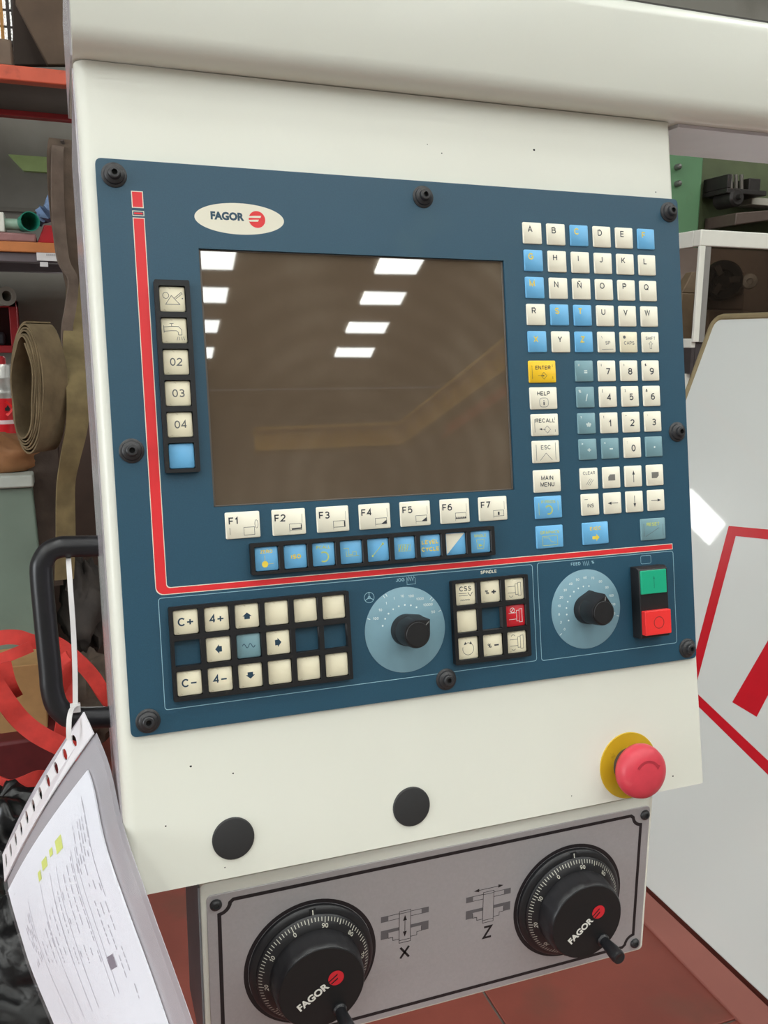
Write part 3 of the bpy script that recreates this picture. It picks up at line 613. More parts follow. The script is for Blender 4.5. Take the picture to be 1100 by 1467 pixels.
P = {(0,0): [('t', 'CSS', 3.9, 0, 2.2, 'C', .015), ('l', .35, [(-6, .6), (1, .4)]), ('l', .35, [(-6, -1.2), (2, -1.4)]), ('l', .5, [(2, 1), (4, -2), (6, 1)]), ('t', 'mm/min', 1.7, -.6, -5.6)],
     (0,1): [('t', '%', 3.6, -2.8, -2.2), ('t', '+', 5.6, 3.2, -3, 'C', .05)], (0,2): spin(0, [('l', .35, arc(-3, -4.6, 1.8, 200, 340, 8))]), (1,2): spin(0, [('c', .4, circ(-2.6, 4.4, 2, 12)), ('l', .5, [(-4, 3), (-1.2, 5.8)])]),
     (2,0): [('l', .35, arc(0, -.8, 4.8, 110, -200, 28)), ('p', [(-2.4, 5.2), (-1.2, 3), (-3.6, 2.6)]), ('p', [(2.4, 5.2), (1.2, 3), (3.6, 2.6)])], (2,1): [('t', '%', 3.6, -2.8, -2.2), ('p', [(1.4, -1), (5.4, -1), (5.4, .2), (1.4, .2)])], (2,2): spin(0, [('l', .35, arc(-3, 4.2, 1.8, 20, 160, 8)), ('l', .35, arc(-3, -5, 1.6, 200, 340, 8))])}
PN = {(0,0): 'CSS', (0,1): '% plus', (0,2): 'a spindle symbol', (1,2): 'a spindle stop symbol', (2,0): 'a circular arrow', (2,1): '% minus', (2,2): 'a spindle turning symbol'}
for r in range(3):
    for i in range(3):
        if (r, i) == (1, 1): continue
        key(PX[i], PY[r], 17.2, 17.6, 'r' if (r, i) == (1, 2) else 'd', P.get((r, i)), WHT if (r, i) == (1, 2) else DK, **FK, label=('with ' + PN[(r, i)]) if (r, i) in PN else 'without print')
# captions
cap_ = [('t', 'JOG', 2.7, -3, -1.4, 'C', .02), ('l', .35, [(2.6, 1.6), (3.6, -1.4), (4.4, 1.8), (5.6, -1.4), (6.4, 1.8), (7.6, -1.4), (8.4, 1.6), (9.2, .6)]), ('l', .3, [(2.6, 1.6), (2.6, -4.4)]), ('l', .3, [(9.6, .6), (9.6, -4.4)]), ('l', .3, [(2.8, -4.2), (9.4, -4.2)])]
glyphs('caption', 210.0, 309.2, Z2, cap_, LBLUE)
glyphs('caption', 283.4, 309.6, Z2, [('t', 'SPINDLE', 2.6, 0, -1.0, 'C', .025)], CREAMP)
glyphs('caption', 370.0, 309.6, Z2, [('t', 'FEED', 2.7, -5.6, -1.2, 'C', .025), ('l', .35, [(1.4, 1.6), (2.2, -2), (3.2, 1.6), (4, -2), (5, 1.6), (5.8, -2), (6.8, 1.6), (7.4, -2)]), ('t', '%', 2.7, 11, -1)], LBLUE)
glyphs('caption', 181.0, 320.6, Z2, [('c', .35, circ(0, 0, 4.0, 22)), ('c', .3, circ(0, 0, 1, 10))] + [('l', .5, [(0, 0), (3.8*math.cos(R(a)), 3.8*math.sin(R(a)))]) for a in (90, 210, 330)], LBLUE)
glyphs('caption', 434.2, 311.4, Z2, [('c', .35, rrect(-5.2, -3.4, 5.2, 3.6, 1.2, 2))], LBLUE)
# dials
DIALM = mat('dial_blue', (120, 156, 170), .45, var=.04, scale=40, dirt=((106, 142, 157), 25, .6))
def dial(cx, cy, labels, dots, marks, tip, lab):
    g = G(); g.lathe([(33.4, .9), (33.4, 1.3), (33.1, 1.5), (.01, 1.5)], 72, (cx, cy))
    d = sub(g, 'dial', DIALM, label=lab)
    it = []
    for a, s in labels: it.append(('t', s, 2.1, 26.5*math.cos(R(a)), 26.5*math.sin(R(a)) - 1, 'C', .02))
    for a in dots: it.append(('p', circ(19.4*math.cos(R(a)), 19.4*math.sin(R(a)), .75, 8)))
    for a in marks: it.append(('l', .5, [(30.6*math.cos(R(a)), 30.6*math.sin(R(a))), (33*math.cos(R(a)), 33*math.sin(R(a)))]))
    glyphs('scale_print', cx, cy, 1.58, it, WHT, d)
    # teardrop knob
    def tear(r, k, n=28):
        o = []; L_ = r*k; b = math.degrees(math.acos(1/k))
        for j in range(n+1):
            a = tip + b + (360 - 2*b)*j/n; o.append((r*math.cos(R(a)), r*math.sin(R(a))))
        o.append((L_*math.cos(R(tip)), L_*math.sin(R(tip)))); return o
    g = G(); g.T = Matrix.Translation((cx/1000, -cy/1000, 0)) @ Matrix.Diagonal((.001, .001, .001, 1))
    def ringz(r, k, z): return [(x, y, z) for x, y in tear(r, k)]
    g.loft([ringz(12.4, 1.30, 1.4), ringz(12.0, 1.32, 8), ringz(11.4, 1.36, 9), ringz(10.8, 1.4, 25), ringz(10.2, 1.38, 26.4)])
    g.lathe([(9.4, 26.3), (9.4, 27.0), (9.0, 27.4), (.01, 27.5)], 28)
    kn = g.build('knob', BLACK, cpan, sharp=28, label='black teardrop selector knob')
    g = G(); g.T = Matrix.Translation((cx/1000, -cy/1000, 0)) @ Matrix.Rotation(R(tip), 4, 'Z') @ Matrix.Diagonal((.001, .001, .001, 1)); g.line([(9.6, 0), (13.2, 0)], .8, 26.55)
    g.build('pointer', mat('pointer_grey', (120, 120, 118), .5), kn, smooth=False)
dial(209.3, 348.4, [(155, '100'), (139, '10'), (124, '1'), (108, '1'), (93, '10'), (77, '100'), (60, '1000'), (42, '10000'), (26, '50')], [165, 148, 134, 119, 104, 89, 74, 59], [117, 121, 159, 45, 41, 22], 42, 'grey-blue printed jog dial')
dial(372.5, 348.2, [(214, '0'), (199, '2'), (184, '6'), (169, '10'), (153, '20'), (138, '30'), (122, '40'), (106, '50'), (90, '60'), (74, '70'), (56, '80'), (38, '90'), (20, '100'), (3, '110'), (-14, '120')], [204, 188, 172, 156, 141, 126, 111, 96, 80], [216, -16], 78, 'grey-blue printed feed dial')
# start / stop switch
g = G()
def rr2(x0, y0, x1, y1, z): return [(x, y, z) for x, y in ((x0, y0), (x1, y0), (x1, y1), (x0, y1))]
g.loft([rr2(417.6, 316.2, 447.6, 377.2, .9), rr2(417.6, 316.2, 447.6, 377.2, 9.5), rr2(418.4, 318.6, 446.8, 376.6, 13)])
sw = sub(g, 'start_stop_switch', BLACK, bevel=.0008, label='black double push button housing')
g = G(); g.prism(rrect(418.9, 319.2, 444.7, 339.2, .6, 2), 12.8, 14.4, .4); o = sub(g, 'green_button', GREENK, sw)
glyphs('legend', 431.8, 329.4, 14.46, [('l', .5, [(0, -5.2), (0, 4.2)]), ('p', [(0, 5.4), (-.9, 2.6), (.9, 2.6)])], printm((20, 120, 95)), sw)
g = G(); g.prism(rrect(418.9, 353.2, 445.0, 373.8, .6, 2), 12.8, 18, .5); sub(g, 'red_button', REDB, sw)
glyphs('legend', 432.4, 363.6, 18.06, [('c', .55, circ(0, 0, 4.9, 26))], printm((120, 40, 38)), sw)
# screws
sc_me = None
for (u, v) in ((12.0, 11.2), (242.6, 12.3), (473.2, 11.6), (12.3, 201.8), (472.2, 202.2), (12.1, 392.2), (241.4, 391.4), (473.4, 392.8)):
    if sc_me is None:
        g = G(); g.lathe([(8.6, .9), (8.6, 1.6), (7.8, 2.2), (7.0, 2.4), (6.6, 3.8), (5.6, 4.6), (4.4, 5.0), (4.1, 7.4), (3.4, 8.0), (2.0, 8.1), (1.9, 5.4), (.01, 5.3)], 28)
        g.v = [(p[0]/1000, p[1]/1000, p[2]/1000) for p in g.v]; o = g.build('screw', RUBBER, cpan, sharp=30); sc_me = o.data
    else:
        o = bpy.data.objects.new('screw', sc_me); COL.objects.link(o); o.parent = cpan
    o.location = mm(u, v)
    g = G(); g.poly([(1.9*math.cos(R(60*k))/1000, 1.9*math.sin(R(60*k))/1000, .0056) for k in range(6)]); g.build('hex_socket', HOLE, o, smooth=False)
# ================================================================== EMERGENCY STOP
ES = PM @ Matrix.Translation(mm(409.3, 487.8, -2))
t = thing('emergency_stop_button', 'red mushroom emergency stop button on a yellow disc below the control panel', 'emergency stop', ES)
def lath(prof, name, m, parent, seg=48, T=None, sharp=35, label=None):
    g = G(); g.T = (T or Matrix.Identity(4)) @ Matrix.Diagonal((.001, .001, .001, 1)); g.lathe(prof, seg); return g.build(name, m, parent, sharp=sharp, label=label)
lath([(28.6, 0), (28.6, .7), (28.2, 1.0), (.01, 1.0)], 'yellow_disc', YELP, t)
lath([(15.5, 1), (15.5, 4), (14, 5), (12.5, 6), (12.5, 13), (.01, 13)], 'collar', DARKG, t)
hd = lath([(13, 11.5), (19, 11.8), (22.2, 13), (23, 16), (22.8, 19), (21.6, 23), (19, 25.6), (14, 27.4), (7, 28.3), (.01, 28.5)], 'mushroom_head', MUSH, t, sharp=60)
g = G(); pts = []
for k in range(15):
    a = R(35 + 110*k/14); rr = 11.5; z = 28.0 - .0; pts.append((rr*math.cos(a), rr*math.sin(a) - 1, 27.75))
g.T = Matrix.Diagonal((.001, .001, .001, 1)); g.ribbon(pts, 2.2, .8, [(p[0], p[1]+1, 0) for p in pts]); g.poly([(9.4, 2.4, 28.2), (12.6, 5.6, 27.8), (8.2, 7.6, 28.2)])
g.build('turn_arrow', mat('arrow_red', (172, 46, 60), .45), hd)
# ================================================================== HANDWHEEL BOX
HB = P0 = pw(0, 531.5, -20)
HM = Matrix(((1, 0, 0, P0.x), (0, 0, -1, P0.y), (0, 1, 0, P0.z), (0, 0, 0, 1)))    # local x right, y up, z towards the viewer
t = thing('handwheel_box', 'white box with a grey plate carrying the two handwheels under the cabinet', 'handwheel box', HM)
def hbx(g, name, m, parent=t, **k): return sub(g, name, m, parent, **k)
g = G(); g.prism(rrect(43.4, -6, 446.4, 151.5, 4, 3), -90, 0, 1.5); hbx(g, 'housing', WHITE, sharp=40)
g = G(); g.box((41.9, -2, -89), (43.3, 150, -4)); hbx(g, 'side_cover', mat('galvanised', (150, 154, 160), .35, .15, var=.12, scale=20))
PX0, PY0, PX1, PY1 = 47.4, 3.2, 442.6, 148.2
g = G(); g.prism(rrect(PX0, PY0, PX1, PY1, 4, 3), -.2, 1.2, .2); fp = hbx(g, 'front_plate', ALU)
INK = printm((28, 22, 26))
bx0, by0, bx1, by1, rn = 56.5, 9.6, 433.5, 141.8, 9.5
cor = [(bx0 - 2.5, by0 + 2.5), (bx1 + 2.5, by0 + 2.5), (bx1 + 2.5, by1 - 2.5), (bx0 - 2.5, by1 - 2.5)]
def inv_corner(cx, cy, a0, a1, n=7): return [(cx + rn*math.cos(R(a0 + (a1-a0)*k/(n-1))), cy + rn*math.sin(R(a0 + (a1-a0)*k/(n-1)))) for k in range(n)]
pl = inv_corner(bx0-1, by0+1, 80, -2)[::1] 
path = inv_corner(bx0-1, by0+1, 90, 0) + inv_corner(bx1+1, by0+1, 180, 90) + inv_corner(bx1+1, by1-1, 270, 180) + inv_corner(bx0-1, by1-1, 360, 270)
path2 = []
# straight runs sit on the border lines, arcs dodge the screws
path2 += [(bx0, by0 + 11)] + inv_corner(bx0-1, by0+1, 84, 6) + [(bx0 + 11, by0)] + [(bx1 - 11, by0)] + inv_corner(bx1+1, by0+1, 174, 96) + [(bx1, by0 + 11)] + [(bx1, by1 - 11)] + inv_corner(bx1+1, by1-1, 264, 186) + [(bx1 - 11, by1)] + [(bx0 + 11, by1)] + inv_corner(bx0-1, by1-1, 354, 276) + [(bx0, by1 - 11)]
g = G(); g.line(path2, 3.0, 1.26, True)
for f in g.f: f.reverse()
hbx(g, 'border_line', INK, fp, smooth=False)
WX = [(127.6, 78.6), (361.6, 79.4)]
for c in WX:
    g = G(); g.line(circ(c[0], c[1], 52.4, 72), 3.4, 1.26, True)
    for f in g.f: f.reverse()
    hbx(g, 'printed_ring', INK, fp, smooth=False)
for (u, v) in ((54.2, 11.2), (437.2, 11.2), (435.6, 140.6), (54.2, 140.6)):
    g = G(); g.lathe([(4.6, 1), (4.6, 2.4), (3.8, 3.6), (2.3, 4.2), (2.1, 2.8), (.01, 2.7)], 20, (u, v)); hbx(g, 'screw', RUBBER)
def slide(cx, cy, axis):
    W_ = lambda *q: q
    it = [('c', .45, [(-5, 14), (5, 14), (5, -15), (-5, -15)]), ('l', .4, [(-5, 12), (5, 12)]), ('l', .4, [(-5, -12.6), (5, -12.6)]),
          ('l', .45, [(-5, 12.4), (-14.6, 12.4)]), ('l', .45, [(-5, 8), (-14.6, 8)]), ('l', .45, [(5, 12.4), (14.6, 12.4)]), ('l', .45, [(5, 8), (14.6, 8)]),
          ('l', .45, [(-14.6, -3.4), (-14.6, -8), (-10.6, -8), (-10.6, -11), (-5, -11)]), ('l', .45, [(14.6, -3.4), (14.6, -8), (10.6, -8), (10.6, -11), (5, -11)]),
          ('m', 1), ('p', [(-21, 7.6), (-14.6, 7.6), (-14.6, 12.8), (-21, 12.8)]), ('p', [(14.6, 7.6), (21, 7.6), (21, 12.8), (14.6, 12.8)]),
          ('p', [(-21, -8), (-14.6, -8), (-14.6, 0), (-21, 0)]), ('p', [(-14.6, -3), (-5, -3), (-5, 0), (-14.6, 0)]), ('p', [(14.6, -8), (21, -8), (21, 0), (14.6, 0)]), ('p', [(5, -3), (14.6, -3), (14.6, 0), (5, 0)]), ('m', 0)]
    if axis == 'X': it += [('l', .5, [(0, -6), (0, 6)]), ('p', [(0, 10), (-1.7, 5), (1.7, 5)]), ('p', [(0, -10), (1.7, -5), (-1.7, -5)])]
    else: it += [('l', .5, [(-9, 17), (9, 17)]), ('p', [(-14, 17), (-9, 18.6), (-9, 15.4)]), ('p', [(14, 17), (9, 15.4), (9, 18.6)])]
    it += [('t', axis, 12.0, 0, -30.5, 'C', .012)]
    glyphs('axis_symbol', cx, cy, 1.3, it, [INK, printm((95, 92, 95))], fp, label='printed %s axis slide symbol' % axis)
slide(207, 66.5, 'X'); slide(283, 66.5, 'Z')
# ------------------------------------------------------------------ handwheels
def handwheel(cx, cy, label, crank, dot_ang, num0):
    M = HM @ Matrix.Translation(mm(cx, cy, 1.2)); t = thing('handwheel', label, 'handwheel', M, 'handwheels on the grey plate')
    lath([(50.4, 0), (50.4, 3), (49.4, 4.2), (46.5, 5.5), (.01, 5.5)], 'base_ring', WHEELB, t, 64, label='fixed ring with index mark')
    g = G(); g.T = Matrix.Diagonal((.001, .001, .001, 1)); g.ribbon([(0, 44.6, 6.2), (0, 49.6, 4.6)], 5, 1.4, (1, 0, 0)); ix = g.build('index_mark', WHEELB, t)
    g = G(); g.T = Matrix.Diagonal((.001, .001, .001, 1)); g.ribbon([(0, 44.8, 7.0), (0, 49, 5.5)], .7, .2, (1, 0, 0)); g.build('index_line', printm((210, 208, 196)), ix)
    sc = lath([(45.6, 5.5), (45.6, 7), (44.8, 8), (38, 12.2), (35.4, 12.8), (.01, 12.8)], 'scale_ring', WHEELB, t, 64)
    g = G(); mmn = Matrix.Diagonal((.001, .001, .001, 1))
    zr = lambda r: 8.1 + (44.8 - r)*(4.2/6.8) + .12
    for k in range(100):
        a = R(num0 + 3.6*k); L_ = 2.6 if k % 5 else 3.6
        c, s = math.cos(a), math.sin(a); g.T = mmn
        r0, r1 = 44.4, 44.4 - L_; wd = .32
        g.poly([(r0*c - wd*s/1, r0*s + wd*c, zr(r0)), (r0*c + wd*s, r0*s - wd*c, zr(r0)), (r1*c + wd*s, r1*s - wd*c, zr(r1)), (r1*c - wd*s, r1*s + wd*c, zr(r1))][::-1])
    for k in range(10):
        a = num0 + 36*k; rr = 39.6
        tilt = Matrix.Rotation(R(a - 90), 4, 'Z') @ Matrix.Translation((0, rr - 1.2, zr(rr) + .7)) @ Matrix.Rotation(-math.atan(4.2/6.8), 4, 'X')
        g.T = mmn @ tilt; g.text(str(10*k), 3.3, 0, -.9, 0, 'C', .02)
    g.build('graduations', printm((190, 188, 176)), sc, smooth=False)
    # fluted grip
    g = G(); g.T = mmn; n = 72; rings = []
    for r, z, fl in ((36.4, 12.6, 0), (36.4, 14, .6), (35.6, 25, 1.0), (34.6, 29.4, .5), (33.6, 30.6, .1)):
        rings.append([((r - fl*(1 if (k % 6) in (0,) else 0))*math.cos(2*math.pi*k/n), (r - fl*(1 if (k % 6) in (0,) else 0))*math.sin(2*math.pi*k/n), z) for k in range(n)])
    g.loft(rings); g.build('grip', WHEELB, t, sharp=40)
    fc = lath([(33.4, 30.4), (33.2, 31.2), (.01, 31.6)], 'front_disc', WHEELD, t, 56)
    ca, sa = math.cos(dot_ang), math.sin(dot_ang)
    def rt(x, y): return (x*ca - y*sa, x*sa + y*ca)
    tx, ty = rt(-9.5, -3.2)
    glyphs('lettering', 0, 0, 31.75, [('t', 'FAGOR', 5.6, tx, ty - 0, 'C', .04, dot_ang, 1.0)], printm((225, 224, 216)), fc)
    ex, ey = rt(12.6, -.6)
    g = G(); g.T = mmn @ Matrix.Translation((ex, ey, 31.8)) @ Matrix.Rotation(dot_ang, 4, 'Z'); g.mi = 0; g.poly([(x, y, 0) for x, y in circ(0, 0, 6.2, 28)])
    g.mi = 1; g.poly([(-6.6, 1.8, .08), (-6.2, .9, .08), (2.2, 1.2, .08), (2.8, 2.4, .08)]); g.poly([(-6, -1, .08), (-5.4, -2, .08), (.6, -1.8, .08), (1.2, -.6, .08)])
    g.build('emblem', [REDK, WHEELD], fc, smooth=False)
    g = G(); g.T = mmn @ Matrix.Translation((25.6*math.cos(R(crank)), 25.6*math.sin(R(crank)), 0)); g.lathe([(5.2, 31), (5.6, 33), (4.4, 34.5), (4.6, 38), (5.8, 48), (6.0, 54), (5.4, 56.5), (4.4, 57), (2, 56.4), (.01, 56.3)], 24)
    g.build('crank_handle', WHEELB, t, sharp=40, label='small revolving crank handle')
    return t
handwheel(*WX[0], 'black handwheel with crank left of the printed X symbol', -58, R(33), 114)
handwheel(*WX[1], 'black handwheel with crank right of the printed Z symbol', -52, R(40), 118)
# ================================================================== CABLE TIE AND DOCUMENT SLEEVE
def V3(p): return Vector([float(q) for q in p])
TIEM = mat('tie_white', (226, 224, 222), .4, var=.02)
a = [hp(97.5, 790, HZ-10), hp(98, 798, HZ-5), hp(98.5, 806, HZ+4), hp(101.5, 850, HZ+12), hp(105, 900, HZ+12), hp(107.5, 960, HZ+12), hp(108, 1012, HZ+12)]
side_t = Vector((1, -.2, 0))
t = thing('cable_tie', 'long white cable tie hanging from the black grab handle', 'cable tie', V3(a[-1]))
g = G(); g.ribbon(spline(a, 5), .0042, .0013, side_t); g.build('strap', TIEM, t, world=True)
e = hp(108, 1014, HZ+12); g = G(); c_ = V3(e); g.box(tuple(c_ - Vector((.0042, .003, .0035))), tuple(c_ + Vector((.0042, .003, .0035)))); g.build('ratchet_head', TIEM, t, world=True, bevel=.0006)
lp = [hp(109, 1012, HZ+14), hp(103, 1016, HZ+20), hp(99.5, 1028, HZ+26), hp(98.5, 1045, HZ+30), hp(99, 1060, HZ+31)]
g = G(); g.ribbon(spline(lp, 5), .004, .0013, side_t); g.build('strap_loop', TIEM, t, world=True)
# sleeve surface, s runs along the punched edge from its upper corner, t down the sheet
ST = [0, .07, .2, .35, .5, .75, 1]
DH = float((hp(108, 1028) - CW) @ RW[:, 2]) - .024      # just in front of the handle's lower bar
RP = [(120, 1020, DH), (134, 1050, DH-.012), (154, 1100, DH-.04), (174, 1187, .615), (207, 1285, .580), (240, 1385, .555), (292, 1540, .525)]
LP = [(4, 1224, DH+.12), (7, 1262, DH+.112), (13, 1290, DH+.10), (27, 1340, DH+.08), (45, 1397, DH+.055), (85, 1490, DH+.02), (132, 1600, DH-.02)]
RP3 = [atD(*p) for p in RP]; LP3 = [atD(*p) for p in LP]
def interp(P, t):
    for i in range(len(ST)-1):
        if t <= ST[i+1] + 1e-9: break
    k = (t - ST[i])/(ST[i+1]-ST[i]); p0 = P[max(i-1,0)]; p1 = P[i]; p2 = P[i+1]; p3 = P[min(i+2, len(P)-1)]
    return .5*((2*p1) + (p2-p0)*k + (2*p0-5*p1+4*p2-p3)*k*k + (3*p1-p0-3*p2+p3)*k**3)
def sl(s, t, off=0):
    a_ = interp(RP3, t); b_ = interp(LP3, t); p = a_*(1-s) + b_*s
    n_ = np.cross(b_-a_, interp(RP3, min(1, t+.05)) - interp(RP3, max(0, t-.05))); n_ = n_/np.linalg.norm(n_)
    if n_ @ (CW - p) < 0: n_ = -n_
    bul = .006*math.sin(math.pi*s) + .0016*math.sin(9*s + 5*t)*t
    return p + n_*(bul + off)
def sgrid(s0, s1, t0, t1, ns, nt, off, thick=.0004):
    g = G(); top = [[g.av(sl(s0+(s1-s0)*i/ns, t0+(t1-t0)*j/nt, off)) for i in range(ns+1)] for j in range(nt+1)]
    bot = [[g.av(sl(s0+(s1-s0)*i/ns, t0+(t1-t0)*j/nt, off-thick)) for i in range(ns+1)] for j in range(nt+1)]
    for j in range(nt):
        for i in range(ns):
            g.af([top[j][i], top[j+1][i], top[j+1][i+1], top[j][i+1]]); g.af([bot[j][i], bot[j][i+1], bot[j+1][i+1], bot[j+1][i]])
    for j in range(nt):
        for i in (0, ns): g.af([top[j][i], top[j+1][i], bot[j+1][i], bot[j][i]])
    for i in range(ns):
        for j in (0, nt): g.af([top[j][i], top[j][i+1], bot[j][i+1], bot[j][i]])
    return g
def plasticm(name, rgb, al, rough):
    m = mat(name, rgb, rough, var=.02, alpha=al); return m
FOIL = plasticm('sleeve_foil', (198, 196, 202), .62, .25)
FOIL2 = plasticm('sleeve_foil_front', (235, 234, 240), .06, .2)
STRIPM = mat('sleeve_strip', (238, 236, 240), .4, var=.02)
t = thing('document_sleeve', 'clear punched plastic sleeve hanging from the cable tie with papers inside', 'plastic sleeve', V3(sl(0, 0)))
g = sgrid(0, 1, .072, 1, 14, 28, -.0022); g.build('back_foil', FOIL, t, world=True)
g = sgrid(0, 1, .072, 1, 14, 28, .0014); g.build('front_foil', FOIL2, t, world=True)
hol = []
for i in range(11):
    s_ = .115 + .083*i; hol.append([(s_ + .0155*math.cos(R(36*k)), .036 + .0165*math.sin(R(36*k))) for k in range(10)])
n_ = 24
outl = [(i/n_, 0) for i in range(n_)] + [(1, 0)] + [((n_-i)/n_, .074) for i in range(n_)] + [(0, .074)]
me = holed(outl, hol, -.0005, .0005)
for v in me.vertices:
    p = sl(min(1, max(0, v.co.x)), min(1, max(0, v.co.y)), v.co.z); v.co = MW[t.name].inverted() @ V3(p)
me.name = 'punched_strip'; me.materials.clear(); me.materials.append(STRIPM); link('punched_strip', me, t, 60, label='white strip with a row of punched holes')
PAPER = mat('paper_white', (240, 242, 250), .7, var=.01)
t2 = thing('printed_papers', 'bundle of white printed papers inside the plastic sleeve', 'paper', V3(sl(.2, .2)))
S0, S1, T0 = .11, .985, .15
g = sgrid(S0, S1, T0, 1, 12, 24, 0, .0012); g.build('sheet', PAPER, t2, world=True)
PT = mat('print_faint', (204, 202, 212), .7); g = G()
def pbar(s0, s1, t0, t1, off=.0003):
    n = max(2, int(abs(t1-t0)/.04)); 
    for k in range(n):
        ta, tb = t0+(t1-t0)*k/n, t0+(t1-t0)*(k+1)/n
        g.poly([sl(s0, ta, off), sl(s0, tb, off), sl(s1, tb, off), sl(s1, ta, off)])
random.seed(3)
def textrow(s_, t0, t1, th=.006, dens=.7):
    tt = t0
    while tt < t1:
        L_ = random.uniform(.008, .03)
        if random.random() < dens: pbar(s_, s_ + th, tt, min(t1, tt + L_))
        tt += L_ + .006
for i in range(6): textrow(.215 + .018*i, .25, .25 + .10 + .02*(i % 3), .005, .8)
textrow(.19, .22, .34, .008, .95)
for i in range(3): textrow(.20 + .03*i, .40, .78 - .06*i, .005, .6)
for i in range(12): textrow(.34 + .036*i, .31 + .012*i, .62 - .01*i, .005, .75)
for i in range(5): textrow(.80 + .02*i, .33, .50, .005, .6)
for s_ in (.30, .33, .46, .52, .62, .78): pbar(s_, s_+.003, .30, .74)
g.build('print', PT, t2, world=True, smooth=False)
g = G(); pbar(.19, .93, .212, .2145); pbar(.19, .193, .2, .45); g.build('ruled_line', printm((190, 187, 198)), t2, world=True, smooth=False)
g = G(); pbar(.385, .44, .235, .275); pbar(.53, .58, .245, .275); pbar(.47, .50, .24, .262); pbar(.60, .63, .262, .29); g.build('highlighter', printm((226, 236, 120)), t2, world=True, smooth=False)
g = G(); pbar(.262, .305, .615, .662); g.build('stamp', printm((128, 122, 136)), t2, world=True, smooth=False)
# ================================================================== MACHINE GUARD ON THE RIGHT
LEAN = R(20); GO = np.array([1.335, 0, 0]); GH = np.array([math.sin(LEAN), 0, math.cos(LEAN)]); GN = np.array([-math.cos(LEAN), 0, math.sin(LEAN)])
def gw(y, h, o=0): return GO + GH*h + np.array([0, y, 0]) + GN*o           # y along the guard, h up its slope, o proud of it
def gpx(x, y):
    d = wray(x, y); q = CW + d*((GN @ (GO - CW))/(GN @ d)) - GO; return q[1], float(q @ GH)
t = thing('machine_guard', 'large leaning white machine guard with red outline sign right of the cabinet', 'machine guard', (1.5, .6, 0))
h1 = gpx(1021, 456)[1]; y1 = gpx(1021, 456)[0] - .01; y0 = -.2; h0 = .03; rr = .035
out = [(y0, h0), (y1, h0)] + [(y1 - rr + rr*math.cos(R(a)), h1 - rr + rr*math.sin(R(a))) for a in (0, 22, 45, 67, 90)] + [(y0, h1)]
g = G(); g.loft([[gw(y, h, -.03) for y, h in out], [gw(y, h, -.002) for y, h in out], [gw((y-.7)*.997+.7, (h-.8)*.997+.8, 0) for y, h in out]]); g.build('panel_sheet', GUARDW, t, world=True, sharp=25)
SEALM = mat('seal_brown', (138, 124, 92), .6, var=.12, scale=30)
g = G(); g.tube([gw(y, h, -.004) for y, h in [(y1+.004, h0), (y1+.004, .6)] + [(y+.004, h+.004) for y, h in out[2:7]] + [(y0, h1+.004)]], .0105, 10); g.build('edge_seal', SEALM, t, world=True, label='brown rubber edge seal')
g = G(); g.tube([gw(y, h, -.022) for y, h in [(y1+.010, .6)] + [(y+.008, h+.006) for y, h in out[2:5]]], .006, 8); g.build('edge_trim', HOODW, t, world=True)
SIGN = mat('sign_red', (204, 24, 40), .3, var=.03, coat=.3)
def gq(g, pts, off=.0008):
    p = [gpx(*q) for q in pts]; g.poly([gw(y, h, off) for y, h in p]); 
g = G(); gq(g, [(1044, 753.5), (981, 993), (995, 990), (1054, 768)]); gq(g, [(981, 993), (1140, 1149), (1145, 1132), (995, 990)]); gq(g, [(1044, 753.5), (1054, 768), (1160, 779), (1160, 764)])
g.build('red_outline', SIGN, t, world=True, smooth=False, label='red outlined polygon sign')
g = G(); gq(g, [(1049, 1006), (1084, 1027), (1135, 930), (1128, 870)]); g.build('red_bar', SIGN, t, world=True, smooth=False, label='solid red slanted bar')
for k in range(4):
    g = G(); p = gw(y0+.2+.4*k, .25, -.03); g.box((p[0]+.002, p[1]-.02, 0), (p[0]+.042, p[1]+.02, p[2]+.02)); g.build('rear_strut', DARKG, t, world=True)
t = thing('machine_plinth', 'dull red sheet metal plinth along the foot of the white guard', 'plinth', (1.3, .6, 0))
g = G(); g.hexa([(1.245, -.3, 0), (1.335, -.3, 0), (1.335, 1.12, 0), (1.268, 1.12, 0), (1.245, -.3, .012), (1.335, -.3, .026), (1.335, 1.12, .026), (1.268, 1.12, .012)])
g.build('plinth_sheet', mat('plinth_red', (158, 98, 88), .45, var=.06, scale=6), t, world=True, bevel=.002)
# ================================================================== LATHE ENCLOSURE BEHIND THE GUARD
EY = 1.9; EX = at(1003, 352, EY)[0]
t = thing('lathe_enclosure', 'white framed lathe enclosure with dark window behind the guard', 'lathe', (EX+.6, EY+.25, 0))
EW = mat('enclosure_white', (228, 228, 218), .4, var=.02); EGR = mat('jamb_grey', (140, 138, 134), .5, var=.05)
DKI = mat('interior_brown', (112, 96, 86), .7, var=.15, scale=4); DKS = mat('sheet_dark', (62, 56, 56), .6, var=.1)
x1 = EX + 1.8; zt = at(1000, 328, EY)[2]; zl = at(1003, 352, EY)[2]; zb_ = at(990, 490, EY)[2]
g = G(); g.box((EX, EY, zl), (x1, EY+.04, zt)); g.build('top_rail', EW, t, world=True, bevel=.004)
g = G(); g.box((EX, EY, zb_), (EX+.024, EY+.012, zl)); g.build('corner_post', EW, t, world=True, bevel=.002)
g = G(); g.box((EX+.024, EY+.004, zb_), (EX+.05, EY+.03, zl)); g.build('window_jamb', EGR, t, world=True)
g = G(); g.box((EX, EY+.04, zl+.0), (EX+.02, EY+.5, zt)); g.build('side_rail', EW, t, world=True, bevel=.002)
g = G(); g.box((EX, EY+.012, zb_-.02), (EX+.02, EY+.5, zb_+.012)); g.build('sill_rail', EW, t, world=True, bevel=.002)
